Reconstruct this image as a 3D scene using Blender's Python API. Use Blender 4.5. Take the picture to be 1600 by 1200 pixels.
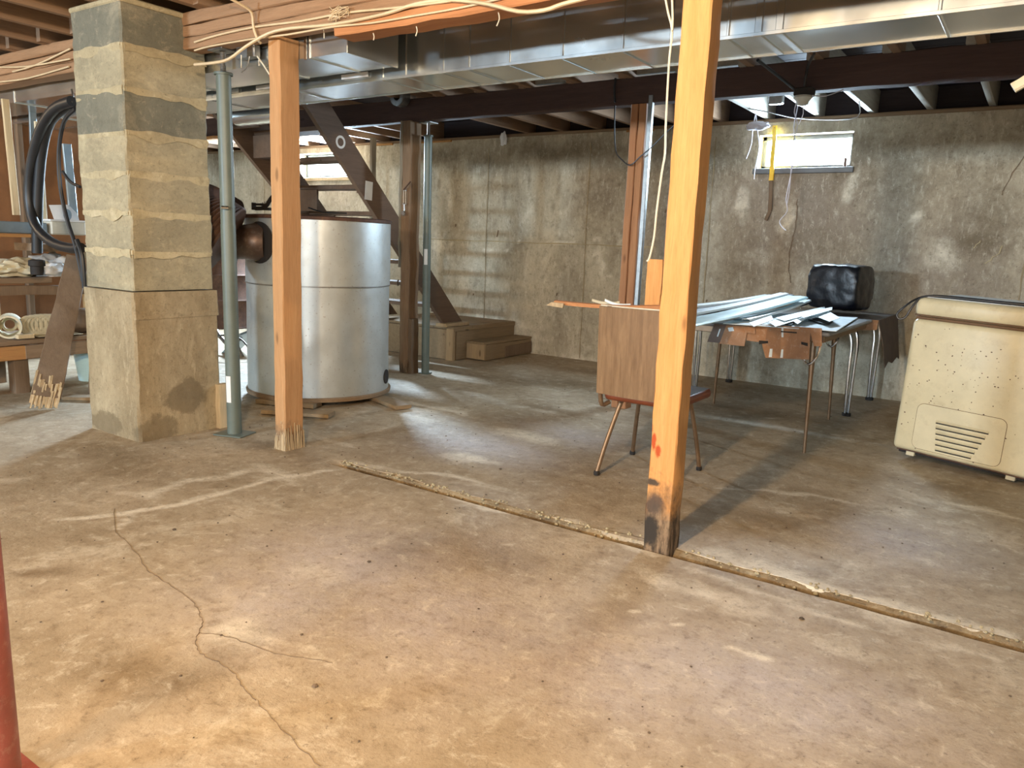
import bpy, bmesh, math, random
import numpy as np
from mathutils import Vector, Matrix, noise as mnoise
random.seed(7)
R = math.radians
for o in list(bpy.data.objects): bpy.data.objects.remove(o)
C = bpy.context.scene.collection
# ---------------------------------------------------------------- camera
F, TH, RO, YA, H = 1206.84, .1778919, .037951, -.5956658, 1.12
cy, sy = math.cos(YA), math.sin(YA)
FW = Vector((sy*math.cos(TH), cy*math.cos(TH), -math.sin(TH)))
rt = Vector((cy, -sy, 0)); up = rt.cross(FW)
RT = math.cos(RO)*rt + math.sin(RO)*up
UP = -math.sin(RO)*rt + math.cos(RO)*up
cam = bpy.data.objects.new('camera', bpy.data.cameras.new('camera')); C.objects.link(cam)
m = Matrix((RT, UP, -FW)).transposed().to_4x4(); m.translation = (0, 0, H); cam.matrix_world = m
cam.data.sensor_width = 36; cam.data.lens = 36*F/1600; cam.data.clip_start = .02
bpy.context.scene.camera = cam
# ---------------------------------------------------------------- world, light, exposure
sc = bpy.context.scene
sc.view_settings.view_transform = 'Standard'; sc.view_settings.look = 'None'
sc.view_settings.gamma = 1; sc.view_settings.use_curve_mapping = False
sc.view_settings.exposure = .42
w = bpy.data.worlds.new('sky'); sc.world = w; w.use_nodes = True
w.node_tree.nodes['Background'].inputs[0].default_value = (.62, .80, 1, 1)
w.node_tree.nodes['Background'].inputs[1].default_value = 1.5
BULB = (1, .74, .46); DAY = (.62, .82, 1)
def point(name, loc, watt, col, r=.04):
    l = bpy.data.lights.new(name, 'POINT'); l.energy = watt; l.color = col; l.shadow_soft_size = r
    o = bpy.data.objects.new(name, l); C.objects.link(o); o.location = loc; return o
def area(name, loc, target, sx, sy_, watt, col):
    l = bpy.data.lights.new(name, 'AREA'); l.shape = 'RECTANGLE'; l.size = sx; l.size_y = sy_; l.energy = watt; l.color = col
    o = bpy.data.objects.new(name, l); C.objects.link(o); o.location = loc
    o.rotation_euler = (Vector(target)-Vector(loc)).to_track_quat('-Z', 'Y').to_euler(); return o
point('bulb_light', (-1.1, .5, 2.0), 165, BULB, .045)            # the bare bulb hanging above left of the camera
point('rear_fill_light', (-1.12, -3.3, 2.0), 400, BULB, .26)     # unseen warm fill added behind the camera to lift the far wall
point('shelf_fill_light', (-7.0, .6, 2.0), 60, BULB, .05)        # unseen fill added to warm the shelving bay
area('window_light_1', (-7.45, 6.87, 2.0), (-7.45, 3.6, 2.0), 1.0, .26, 700, DAY)
area('window_light_2', (-1.79, 6.88, 1.975), (-1.79, 4.0, 1.975), .7, .25, 85, DAY)
area('window_light_3', (-5.15, -5.45, 1.94), (-4.9, 6.8, 1.5), .7, .28, 380, DAY)
area('window_light_4', (1.2, -5.45, 1.94), (-.6, 3.8, 0), .8, .28, 190, DAY)

# ---------------------------------------------------------------- pixel helpers (a point of the 1600x1200 frame onto a world plane)
def ray(x, y): return (FW*F + RT*(x-800) + UP*(600-y)).normalized()
O = Vector((0, 0, H))
def atz(x, y, z=0.): d = ray(x, y); return O + d*((z-H)/d.z)
def aty(x, y, Y): d = ray(x, y); return O + d*(Y/d.y)
def atx(x, y, X): d = ray(x, y); return O + d*(X/d.x)

# ---------------------------------------------------------------- mesh helpers
class MB:
    def __init__(s): s.v = []; s.f = []
    def add(s, v, f):
        n = len(s.v); s.v += [Vector(p) for p in v]; s.f += [[i+n for i in q] for q in f]; return s
    def box(s, x0, x1, y0, y1, z0, z1, c=0, M=None):
        bm = bmesh.new(); bmesh.ops.create_cube(bm, size=1)
        for v in bm.verts: v.co = Vector(((x0+x1)/2+v.co.x*(x1-x0), (y0+y1)/2+v.co.y*(y1-y0), (z0+z1)/2+v.co.z*(z1-z0)))
        if c: bmesh.ops.bevel(bm, geom=bm.edges[:], offset=c, segments=1 if c < .012 else 3, profile=.5, affect='EDGES')
        bm.verts.index_update()
        vs = [v.co.copy() for v in bm.verts]
        if M is not None: vs = [M @ v for v in vs]
        s.add(vs, [[v.index for v in f.verts] for f in bm.faces]); bm.free(); return s
    def beam(s, a, b, w, h, upv=(0, 0, 1), n=8, jit=.002, ch=.006, seed=0, taper=1):
        a, b = Vector(a), Vector(b); d = (b-a).normalized(); side = d.cross(Vector(upv)).normalized(); u = side.cross(d)
        W, Hh = w/2, h/2; pr = [(-W+ch, -Hh), (W-ch, -Hh), (W, -Hh+ch), (W, Hh-ch), (W-ch, Hh), (-W+ch, Hh), (-W, Hh-ch), (-W, -Hh+ch)]
        rn = random.Random(seed); vs = []
        for i in range(n+1):
            t = i/n; k = 1+(taper-1)*t; p = a.lerp(b, t); jx, jy = rn.uniform(-jit, jit), rn.uniform(-jit, jit)
            for x, y in pr:
                vs.append(p + side*(x*k+jx+rn.uniform(-jit, jit)) + u*(y*k+jy+rn.uniform(-jit, jit)))
        fs = []
        for i in range(n):
            for j in range(8): fs.append([i*8+j, i*8+(j+1) % 8, i*8+8+(j+1) % 8, i*8+8+j])
        fs.append([7-j for j in range(8)]); fs.append([n*8+j for j in range(8)])
        return s.add(vs, fs)
    def tube(s, pts, r, n=8, sm=3, closed=False):
        P = [Vector(p) for p in pts]
        if sm > 1 and len(P) > 2:
            Q = []
            L = len(P)
            for i in range(L if closed else L-1):
                p0 = P[(i-1) % L] if (closed or i) else P[i]; p1 = P[i]; p2 = P[(i+1) % L]
                p3 = P[(i+2) % L] if (closed or i+2 < L) else p2
                for k in range(sm):
                    t = k/sm
                    Q.append(.5*((2*p1)+(p2-p0)*t+(2*p0-5*p1+4*p2-p3)*t*t+(3*p1-p0-3*p2+p3)*t**3))
            if not closed: Q.append(P[-1])
            P = Q
        L = len(P); vs = []; prev = None
        for i, p in enumerate(P):
            d = (P[(i+1) % L]-P[i-1]) if closed else (P[min(i+1, L-1)]-P[max(i-1, 0)])
            d.normalize()
            if prev is None: prev = d.orthogonal().normalized()
            u = (prev-d*prev.dot(d)).normalized(); prev = u; q = d.cross(u)
            rr = r[i*len(r)//L] if isinstance(r, (list, tuple)) else r
            for k in range(n):
                a = 2*math.pi*k/n; vs.append(p+u*math.cos(a)*rr+q*math.sin(a)*rr)
        fs = []
        for i in range(L if closed else L-1):
            for k in range(n):
                j = (i+1) % L; fs.append([i*n+k, i*n+(k+1) % n, j*n+(k+1) % n, j*n+k])
        if not closed: fs.append([n-1-k for k in range(n)]); fs.append([(L-1)*n+k for k in range(n)])
        return s.add(vs, fs)
    def lathe(s, pr, M=None, n=32, cap=True, fn=None):
        vs = []
        for r, z in pr:
            for k in range(n):
                a = 2*math.pi*k/n; rr = r+(fn(a, z) if fn else 0); vs.append(Vector((rr*math.cos(a), rr*math.sin(a), z)))
        if M is not None: vs = [M @ v for v in vs]
        fs = [[i*n+k, i*n+(k+1) % n, (i+1)*n+(k+1) % n, (i+1)*n+k] for i in range(len(pr)-1) for k in range(n)]
        if cap: fs.append([n-1-k for k in range(n)]); fs.append([(len(pr)-1)*n+k for k in range(n)])
        return s.add(vs, fs)
    def sheet(s, P, th, M=None):          # P: grid [rows][cols] of points, thickness th along the normal
        nr, nc = len(P), len(P[0]); vs = [Vector(p) for r in P for p in r]
        nm = (Vector(P[0][-1])-Vector(P[0][0])).cross(Vector(P[-1][0])-Vector(P[0][0])).normalized()*th
        vs += [v-nm for v in vs]; N = nr*nc; fs = []
        for i in range(nr-1):
            for j in range(nc-1):
                q = [i*nc+j, i*nc+j+1, (i+1)*nc+j+1, (i+1)*nc+j]; fs.append(q); fs.append([k+N for k in reversed(q)])
        ring = [j for j in range(nc)]+[i*nc+nc-1 for i in range(1, nr)]+[(nr-1)*nc+j for j in range(nc-2, -1, -1)]+[i*nc for i in range(nr-2, 0, -1)]
        for a, b in zip(ring, ring[1:]+ring[:1]): fs.append([b, a, a+N, b+N])
        if M is not None: vs = [M @ v for v in vs]
        return s.add(vs, fs)
    def prism(s, poly, axis, d0, d1):      # polygon in the plane across axis, extruded d0..d1
        def p3(a, b, d): return {'x': (d, a, b), 'y': (a, d, b), 'z': (a, b, d)}[axis]
        n = len(poly); vs = [p3(a, b, d0) for a, b in poly]+[p3(a, b, d1) for a, b in poly]
        return s.add(vs, [list(range(n))[::-1], [n+i for i in range(n)]]+[[i, (i+1) % n, n+(i+1) % n, n+i] for i in range(n)])
    def ribbon(s, pts, w, n=(0, 0, 1), th=.0012):   # thin raised strip on a surface
        n = Vector(n); P = [Vector(p) for p in pts]; vs = []
        for i, p in enumerate(P):
            d = P[min(i+1, len(P)-1)]-P[max(i-1, 0)]; q = d.cross(n).normalized()
            ww = w*random.uniform(.5, 1.3)/2
            vs += [p-q*ww+n*th, p+q*ww+n*th, p-q*ww-n*.002, p+q*ww-n*.002]
        fs = []
        for i in range(len(P)-1):
            a = i*4; b = a+4; fs += [[a, b, b+1, a+1], [a+2, a+3, b+3, b+2], [a, a+2, b+2, b], [a+1, b+1, b+3, a+3]]
        e = (len(P)-1)*4; fs += [[0, 1, 3, 2], [e, e+2, e+3, e+1]]
        return s.add(vs, fs)
ORG = {}
def obj(name, mb, mat, parent=None, loc=None, sharp=35, label=None):
    if loc is None:
        if parent is not None: loc = ORG[parent.name]
        else:
            xs = [v.x for v in mb.v]; ys = [v.y for v in mb.v]; zs = [v.z for v in mb.v]
            loc = Vector(((min(xs)+max(xs))/2, (min(ys)+max(ys))/2, min(zs)))
    loc = Vector(loc)
    me = bpy.data.meshes.new(name); me.from_pydata([tuple(v-loc) for v in mb.v], [], mb.f); me.update()
    bm = bmesh.new(); bm.from_mesh(me); bmesh.ops.recalc_face_normals(bm, faces=bm.faces[:]); bm.to_mesh(me); bm.free()
    me.polygons.foreach_set('use_smooth', [True]*len(me.polygons)); me.set_sharp_from_angle(angle=R(sharp))
    me.materials.append(mat)
    o = bpy.data.objects.new(name, me); C.objects.link(o); ORG[o.name] = loc
    if parent is not None: o.parent = parent; o.location = loc-ORG[parent.name]
    else: o.location = loc
    if label: o['label'] = label
    return o
def tag(o, label, cat, group=None):
    o['label'] = label; o['category'] = cat
    if group: o['group'] = group
    return o
def thing(name, label, cat, loc, group=None):
    o = bpy.data.objects.new(name, None); C.objects.link(o); o.location = Vector(loc); ORG[o.name] = Vector(loc); o.empty_display_size = .1
    return tag(o, label, cat, group)
def struct(o): o['kind'] = 'structure'; return o
def T(loc, rz=0, rx=0, ry=0): return Matrix.Translation(Vector(loc)) @ Matrix.Rotation(rz, 4, 'Z') @ Matrix.Rotation(ry, 4, 'Y') @ Matrix.Rotation(rx, 4, 'X')

# ---------------------------------------------------------------- materials
class NT:
    def __init__(s, name):
        s.m = bpy.data.materials.new(name); s.m.use_nodes = True; s.t = s.m.node_tree; s.n = s.t.nodes; s.l = s.t.links
        s.b = s.n['Principled BSDF']; s.tc = s.n.new('ShaderNodeTexCoord')
    def mapping(s, sc=(1, 1, 1), rot=(0, 0, 0), src='Object'):
        k = s.n.new('ShaderNodeMapping'); k.inputs['Scale'].default_value = sc; k.inputs['Rotation'].default_value = rot
        s.l.new(s.tc.outputs[src], k.inputs[0]); return k.outputs[0]
    def geo(s, sc=(1, 1, 1)):
        g = s.n.new('ShaderNodeNewGeometry'); k = s.n.new('ShaderNodeMapping'); k.inputs['Scale'].default_value = sc
        s.l.new(g.outputs['Position'], k.inputs[0]); return k.outputs[0]
    def noise(s, vec, scale, detail=6, rough=.6, dist=0):
        k = s.n.new('ShaderNodeTexNoise'); k.inputs['Scale'].default_value = scale; k.inputs['Detail'].default_value = detail
        k.inputs['Roughness'].default_value = rough; k.inputs['Distortion'].default_value = dist; s.l.new(vec, k.inputs['Vector']); return k.outputs[0]
    def ramp(s, fac, stops):
        k = s.n.new('ShaderNodeValToRGB'); e = k.color_ramp.elements
        while len(e) < len(stops): e.new(.5)
        for i, (p, c) in enumerate(stops):
            e[i].position = p; e[i].color = (c, c, c, 1) if isinstance(c, (int, float)) else tuple(c)+(1,)
        s.l.new(fac, k.inputs[0]); return k.outputs[0]
    def mix(s, fac, a, b, mode='MIX'):
        k = s.n.new('ShaderNodeMix'); k.data_type = 'RGBA'; k.blend_type = mode; k.clamp_factor = True
        for inp, x in ((k.inputs['Factor'], fac), (k.inputs['A'], a), (k.inputs['B'], b)):
            if isinstance(x, (int, float)): inp.default_value = x
            elif isinstance(x, tuple): inp.default_value = x+(1,) if len(x) == 3 else x
            else: s.l.new(x, inp)
        return k.outputs['Result']
    def math(s, op, a, b=0., c=None):
        k = s.n.new('ShaderNodeMath'); k.operation = op; k.use_clamp = False
        for i, x in enumerate((a, b) if c is None else (a, b, c)):
            if isinstance(x, (int, float)): k.inputs[i].default_value = x
            else: s.l.new(x, k.inputs[i])
        return k.outputs[0]
    def bump(s, h, st=.3, d=.01):
        k = s.n.new('ShaderNodeBump'); k.inputs['Strength'].default_value = st; k.inputs['Distance'].default_value = d
        s.l.new(h, k.inputs['Height']); s.l.new(k.outputs[0], s.b.inputs['Normal'])
    def out(s, col, rough=.7, metal=0, spec=.5):
        if isinstance(col, tuple): s.b.inputs['Base Color'].default_value = col+(1,)
        else: s.l.new(col, s.b.inputs['Base Color'])
        if isinstance(rough, (int, float)): s.b.inputs['Roughness'].default_value = rough
        else: s.l.new(rough, s.b.inputs['Roughness'])
        s.b.inputs['Metallic'].default_value = metal; s.b.inputs['Specular IOR Level'].default_value = spec
        return s.m
    def sphere(s, vec, c, r):              # soft 1..0 mask around an ellipsoid (for stains)
        k = s.n.new('ShaderNodeVectorMath'); k.operation = 'SUBTRACT'; s.l.new(vec, k.inputs[0]); k.inputs[1].default_value = c
        q = s.n.new('ShaderNodeVectorMath'); q.operation = 'DIVIDE'; s.l.new(k.outputs[0], q.inputs[0]); q.inputs[1].default_value = r
        e = s.n.new('ShaderNodeVectorMath'); e.operation = 'LENGTH'; s.l.new(q.outputs[0], e.inputs[0]); return e.outputs['Value']
def wood(name, c1, c2, axis='z', rough=.75, rot=0, ends=None, marks=(), knots=True, fine=1., spec=.3):
    t = NT(name); st = {'x': (1.2, 18, 18), 'y': (18, 1.2, 18), 'z': (18, 18, 1.2)}[axis]
    v = t.mapping(st); n1 = t.noise(v, 1.6*fine, 5, .6, .6); n2 = t.noise(v, 9*fine, 4, .7)
    c = t.mix(t.ramp(n1, [(.32, 0.), (.68, 1.)]), c1, c2)
    c = t.mix(t.math('MULTIPLY', t.ramp(n2, [(.45, 0.), (.75, 1.)]), .45), c, tuple(x*.55 for x in c2))
    big = t.noise(t.mapping(), 2.2, 3); c = t.mix(t.math('MULTIPLY', t.ramp(big, [(.35, 0.), (.7, 1.)]), .35), c, tuple(x*.72 for x in c1))
    if knots:
        kx = t.n.new('ShaderNodeTexVoronoi'); kx.inputs['Scale'].default_value = 3.2
        t.l.new(t.mapping({'x': (.8, 2.2, 2.2), 'y': (2.2, .8, 2.2), 'z': (2.2, 2.2, .8)}[axis]), kx.inputs['Vector'])
        c = t.mix(t.ramp(kx.outputs['Distance'], [(.05, .75), (.11, 0.)]), c, tuple(x*.3 for x in c2))
    oi = t.n.new('ShaderNodeObjectInfo')
    c = t.mix(t.math('MULTIPLY', oi.outputs['Random'], .28), c, tuple(x*.6 for x in c1))
    g = t.geo(); gn = t.noise(g, 22, 5, .7)
    if rot:                                 # rotten, blackened foot of a post
        sx = t.n.new('ShaderNodeSeparateXYZ'); t.l.new(g, sx.inputs[0])
        hgt = t.math('ADD', sx.outputs['Z'], t.math('MULTIPLY', gn, -rot*1.3)); 
        k = t.math('DIVIDE', t.math('ADD', hgt, rot*.65), rot)
        nn = t.noise(t.geo((14, 14, 3)), 2.4, 6, .7)
        c = t.mix(t.ramp(k, [(.55, .95), (1.1, 0.)] if False else [(.35, .95), (.95, 0.)]), c, t.mix(t.ramp(nn, [(.42, 0.), (.6, 1.)]), (.03, .025, .02), (.26, .18, .11)))
    for (p, r, col, a) in marks:
        d = t.math('ADD', t.sphere(g, tuple(p), r), t.math('MULTIPLY', t.math('SUBTRACT', gn, .5), 1.6))
        c = t.mix(t.ramp(d, [(.55, a), (1., 0.)]), c, col)
    t.bump(t.math('ADD', n2, t.math('MULTIPLY', n1, .6)), .35, .004)
    return t.out(c, rough, 0, spec)
def plain(name, col, rough=.5, metal=0, var=.25, scale=8, bump=0, spec=.5, dirt=None, dirtamt=.5, stretch=(1, 1, 1)):
    t = NT(name); v = t.mapping(stretch); n = t.noise(v, scale, 6, .65)
    c = t.mix(t.ramp(n, [(.3, 0.), (.7, 1.)]), tuple(x*(1-var) for x in col), tuple(min(1, x*(1+var*.4)) for x in col))
    if dirt: c = t.mix(t.math('MULTIPLY', t.ramp(t.noise(v, scale*3.1, 8, .75), [(.52, 0.), (.68, 1.)]), dirtamt), c, dirt)
    if bump: t.bump(n, bump, .006)
    rr = t.math('ADD', t.math('MULTIPLY', n, .18), rough-.09)
    return t.out(c, rr, metal, spec)
def concrete(name, c1, c2, white, damp, cool, gloss=.75, streak=(1, 1, 1), fine=60, wet=0., patches=()):
    t = NT(name); g = t.geo(); gs = t.geo(streak)
    n1 = t.noise(gs, 1.3, 8, .62, .4); n2 = t.noise(g, 7, 8, .7); n3 = t.noise(g, fine, 6, .75); n4 = t.noise(gs, 3.3, 9, .72, .7)
    c = t.mix(t.ramp(n1, [(.34, 0.), (.66, 1.)]), c1, c2)
    c = t.mix(t.math('MULTIPLY', t.ramp(n2, [(.5, 0.), (.72, 1.)]), .35), c, damp)
    c = t.mix(t.math('MULTIPLY', t.ramp(n4, [(.54, 0.), (.7, 1.)]), .5), c, white)
    at = t.n.new('ShaderNodeAttribute'); at.attribute_name = 'stain_and_light'; sp = t.n.new('ShaderNodeSeparateColor'); t.l.new(at.outputs['Color'], sp.inputs[0])
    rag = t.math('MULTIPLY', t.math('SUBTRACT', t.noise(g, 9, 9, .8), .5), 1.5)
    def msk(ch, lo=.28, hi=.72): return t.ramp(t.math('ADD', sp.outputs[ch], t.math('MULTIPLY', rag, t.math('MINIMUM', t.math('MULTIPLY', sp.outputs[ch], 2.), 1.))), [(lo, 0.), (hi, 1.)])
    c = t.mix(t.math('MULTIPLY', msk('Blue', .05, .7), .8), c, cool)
    dm = msk('Green', .18, .8); c = t.mix(t.math('MULTIPLY', dm, .75), c, damp)  # on the back wall this tone also paints beam and column shadow
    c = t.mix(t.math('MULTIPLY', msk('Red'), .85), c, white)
    n5 = t.noise(g, fine*.42, 10, .82, .3); n6 = t.noise(gs, 14, 10, .8, .5)
    c = t.mix(t.math('MULTIPLY', t.ramp(n5, [(.52, 0.), (.66, 1.)]), .5), c, tuple(x*.75 for x in damp))
    c = t.mix(t.math('MULTIPLY', t.ramp(n6, [(.34, 1.), (.46, 0.)]), .5), c, white)
    c = t.mix(t.math('MULTIPLY', t.ramp(n6, [(.55, 0.), (.68, 1.)]), .45), c, damp)
    c = t.mix(t.math('MULTIPLY', t.ramp(n3, [(.6, 0.), (.68, 1.)]), .6), c, tuple(x*.4 for x in damp))
    c = t.mix(t.math('MULTIPLY', t.ramp(n5, [(.30, 1.), (.40, 0.)]), .4), c, white)
    for (p, r_) in patches:
        dd_ = t.math('ADD', t.sphere(g, p, r_), t.math('MULTIPLY', t.math('SUBTRACT', n2, .5), 2.2)); c = t.mix(t.ramp(dd_, [(.8, .7), (1.1, 0.)]), c, damp)
    t.bump(t.math('ADD', t.math('MULTIPLY', n3, .5), t.math('MULTIPLY', n2, 1.3)), .55, .008)
    rr = t.math('ADD', t.math('MULTIPLY', n2, .3), gloss-.15)
    if wet: rr = t.math('SUBTRACT', rr, t.math('MULTIPLY', dm, wet))
    return t.out(c, rr, 0, .4)
def galv(name, col=(.50, .52, .52), rough=.3, sc=14, rust=0):
    t = NT(name); v = t.mapping(); n = t.noise(v, sc, 5, .6); n2 = t.noise(v, 60, 4, .7); n3 = t.noise(t.mapping((1, 1, .5)), 2.5, 5, .6)
    c = t.mix(t.ramp(n, [(.3, 0.), (.7, 1.)]), tuple(x*.85 for x in col), col)
    c = t.mix(t.math('MULTIPLY', t.ramp(n3, [(.4, 0.), (.7, 1.)]), .35), c, tuple(x*.7 for x in col))
    if rust: c = t.mix(t.math('MULTIPLY', t.ramp(n2, [(.62, 0.), (.72, 1.)]), rust), c, (.16, .1, .06))
    rr = t.math('ADD', t.math('MULTIPLY', n, .22), rough-.08)
    t.bump(n3, .12 if rust else .05, .01)
    return t.out(c, rr, .6 if rust else .92, .5)
def emit(name, col, s):
    t = NT(name); t.b.inputs['Emission Color'].default_value = col+(1,); t.b.inputs['Emission Strength'].default_value = s; return t.out(col, .3)
m_floor = concrete('floor_concrete', (.32, .245, .155), (.46, .365, .25), (.74, .66, .52), (.155, .098, .045), (.46, .40, .375), .62, (1, 1, 1), 55, .12)
m_wall = concrete('wall_concrete', (.36, .31, .225), (.56, .50, .375), (.78, .73, .60), (.15, .115, .07), (.23, .185, .145), .8, (2.2, 2.2, .8), 45)
m_block = concrete('block_concrete', (.27, .235, .155), (.40, .345, .225), (.56, .47, .30), (.16, .135, .085), (.2, .2, .19), .85, (1.6, 1.6, 2.4), 90)
m_block2 = concrete('block_concrete_dark', (.15, .145, .11), (.24, .225, .165), (.42, .36, .25), (.11, .10, .07), (.2, .2, .19), .88, (1, 1, 1), 95)
m_plinth = concrete('plinth_concrete', (.28, .215, .125), (.41, .33, .205), (.56, .46, .30), (.15, .11, .06), (.27, .25, .2), .85, (2.4, 2.4, .9), 70)
m_plinthb = concrete('plinth_base_concrete', (.28, .215, .125), (.41, .33, .205), (.56, .46, .30), (.15, .11, .06), (.27, .25, .2), .85, (2.4, 2.4, .9), 70, 0., [((-3.895, 2.50, .22), (.2, .14, .10)), ((-4.25, 2.21, .05), (.2, .2, .08)), ((-3.9, 2.3, .03), (.1, .15, .1))])
m_mortar = concrete('mortar', (.36, .30, .185), (.50, .42, .26), (.62, .54, .37), (.2, .16, .09), (.3, .3, .3), .9, (1, 1, 1), 60)
m_lip = concrete('broken_concrete', (.10, .065, .035), (.34, .25, .14), (.50, .42, .28), (.05, .03, .018), (.3, .28, .26), .9, (3, 3, 6), 60)
m_dirt = plain('trench_dirt', (.10, .065, .04), .95, 0, .5, 30, .6)
m_crack = plain('crack_dark', (.20, .14, .09), .95, 0, .4, 30)
bigb = aty(1030, 700, 2.61)
m_post_big = wood('pine_orange', (.70, .36, .13), (.60, .27, .08), 'z', .7, .30, marks=[
    (aty(1016, 668, 2.61), (.018, .05, .025), (.42, .07, .015), 1.), (aty(1022, 688, 2.61), (.011, .05, .045), (.42, .07, .015), 1.),
    (aty(1028, 706, 2.61), (.014, .05, .03), (.42, .07, .015), 1.), (aty(1018, 753, 2.61), (.04, .05, .018), (.05, .04, .03), .95),
    (aty(1022, 790, 2.61), (.045, .06, .06), (.07, .05, .04), .9), (aty(1015, 830, 2.61), (.05, .06, .09), (.035, .028, .022), 1.)])
m_post2 = wood('pine_tan', (.56, .32, .15), (.44, .22, .09), 'z', .75, .16)
m_post3 = wood('pine_aged', (.27, .18, .11), (.20, .12, .07), 'z', .8, .12)
m_post3g = wood('grey_aged_wood', (.30, .265, .20), (.22, .18, .13), 'z', .85, 0)
m_post4 = wood('pine_red', (.42, .21, .10), (.34, .15, .07), 'z', .75)
m_beam = wood('fir_beam', (.38, .225, .125), (.28, .155, .08), 'x', .75)
m_beam2 = wood('fir_beam_orange', (.52, .24, .10), (.42, .17, .065), 'x', .75)
m_beamd = wood('dark_beam', (.085, .05, .042), (.06, .036, .032), 'x', .8)
m_joist = wood('joist_wood', (.33, .21, .13), (.25, .15, .09), 'y', .8)
m_joistp = wood('joist_pale', (.40, .37, .31), (.30, .27, .23), 'y', .8)
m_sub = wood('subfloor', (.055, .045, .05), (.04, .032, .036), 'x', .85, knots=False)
m_sill = wood('sill_wood', (.34, .24, .15), (.26, .17, .10), 'x', .8)
m_stair = wood('stair_wood', (.17, .105, .068), (.13, .08, .05), 'y', .7)
m_box = wood('landing_wood', (.33, .235, .135), (.25, .17, .095), 'y', .8)
m_boxend = wood('landing_wood_pale', (.48, .34, .19), (.36, .25, .14), 'z', .8)
m_old = wood('old_plank', (.22, .15, .095), (.165, .11, .07), 'z', .85)
m_shelf = wood('shelf_wood', (.30, .21, .135), (.22, .15, .095), 'y', .85)
m_shelfo = wood('shelf_wood_orange', (.50, .27, .10), (.42, .2, .08), 'y', .8)
m_pale = wood('pale_pine', (.66, .53, .34), (.56, .43, .25), 'z', .75)
m_splint = wood('splintered_wood', (.60, .46, .28), (.36, .25, .14), 'z', .9)
m_panel = plain('hardboard_panel', (.26, .115, .045), .7, 0, .3, 4)
m_green = plain('grey_green_paint', (.125, .15, .125), .45, 0, .18, 9, 0, .5, (.10, .12, .11), .4)
m_steel = plain('dull_steel', (.33, .33, .32), .4, .9, .3, 20)
m_chrome = plain('chrome', (.60, .62, .64), .16, 1, .1, 20)
m_brass = plain('bronze_leg_paint', (.24, .15, .085), .35, .5, .25, 20)
m_galv = galv('galvanised_duct', (.78, .81, .80), .20, 3)
m_tank = galv('galvanised_tank', (.60, .64, .64), .40, 9, .8)
m_rust = plain('rusty_steel', (.115, .062, .045), .6, .25, .45, 12, .3, .4, (.22, .11, .05), .5)
m_rustpipe = plain('brown_flue_pipe', (.155, .10, .075), .42, .55, .35, 9, .15, .5, (.34, .28, .22), .4)
m_black = plain('black_rubber', (.016, .017, .02), .42, 0, .3, 12)
m_bag = plain('black_plastic', (.004, .005, .009), .33, 0, .3, 26, .5, .6, stretch=(1, 1, .5))
m_wire = plain('cream_cable', (.62, .48, .30), .5, 0, .2, 12)
m_wirew = plain('white_cable', (.72, .66, .52), .5, 0, .2, 12)
m_string = plain('pale_string', (.62, .60, .66), .8, 0, .2, 12)
m_paper = plain('white_paper', (.74, .73, .70), .8, 0, .1, 12)
m_strip = plain('pale_blue_strips', (.52, .78, .86), .35, 0, .12, 7)
m_stripw = plain('white_strips', (.80, .88, .90), .4, 0, .12, 7)
m_stripg = plain('grey_strips', (.13, .12, .12), .5, 0, .3, 7)
m_card = plain('cardboard', (.36, .19, .10), .8, 0, .2, 10, 0, .3, (.62, .5, .4), .35)
m_cardd = plain('dark_cardboard', (.15, .11, .09), .85, 0, .3, 10)
m_cardp = plain('pale_cardboard', (.70, .78, .80), .7, 0, .2, 10)
m_table = plain('table_top_vinyl', (.20, .20, .20), .35, 0, .3, 10, 0, .5, (.2, .18, .16), .4)
m_vinyl = plain('rust_red_vinyl', (.24, .058, .022), .38, 0, .3, 9)
m_vinylt = plain('grey_vinyl', (.30, .33, .38), .3, 0, .3, 9)
m_wgrain = wood('woodgrain_laminate', (.30, .185, .095), (.17, .095, .045), 'z', .42, knots=False, fine=1.6)
m_enamel = plain('cream_enamel', (.64, .565, .37), .38, 0, .14, 5, 0, .5, (.42, .34, .2), .35)
m_lidlit = plain('lid_window_lit', (.55, .58, .58), .3, 0, .15, 5, 0, .5, (.3, .26, .2), .4)  # bluish window light on the freezer lid put into its colour
m_seal = plain('brown_seal', (.14, .075, .035), .7)
m_dark = plain('dark_void', (.02, .016, .014), .8)
m_yellow = plain('yellow_tape', (.85, .52, .03), .5, 0, .15, 10)
m_white = plain('white_plastic', (.72, .74, .76), .4, 0, .1, 8)
m_clear = plain('cloudy_plastic', (.52, .52, .46), .25, 0, .15, 8)
m_cream = plain('cream_canvas', (.62, .56, .40), .75, 0, .25, 10)
m_bluegrey = plain('blue_grey_metal', (.24, .30, .34), .4, .5, .2, 8)
m_redpost = plain('red_oxide_paint', (.30, .075, .055), .42, 0, .35, 9, .1, .5, (.45, .25, .18), .5)
m_frame = plain('window_frame_paint', (.13, .135, .14), .6, 0, .2, 14)
m_pane = emit('daylit_glass', (.85, .95, 1), 9)

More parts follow.
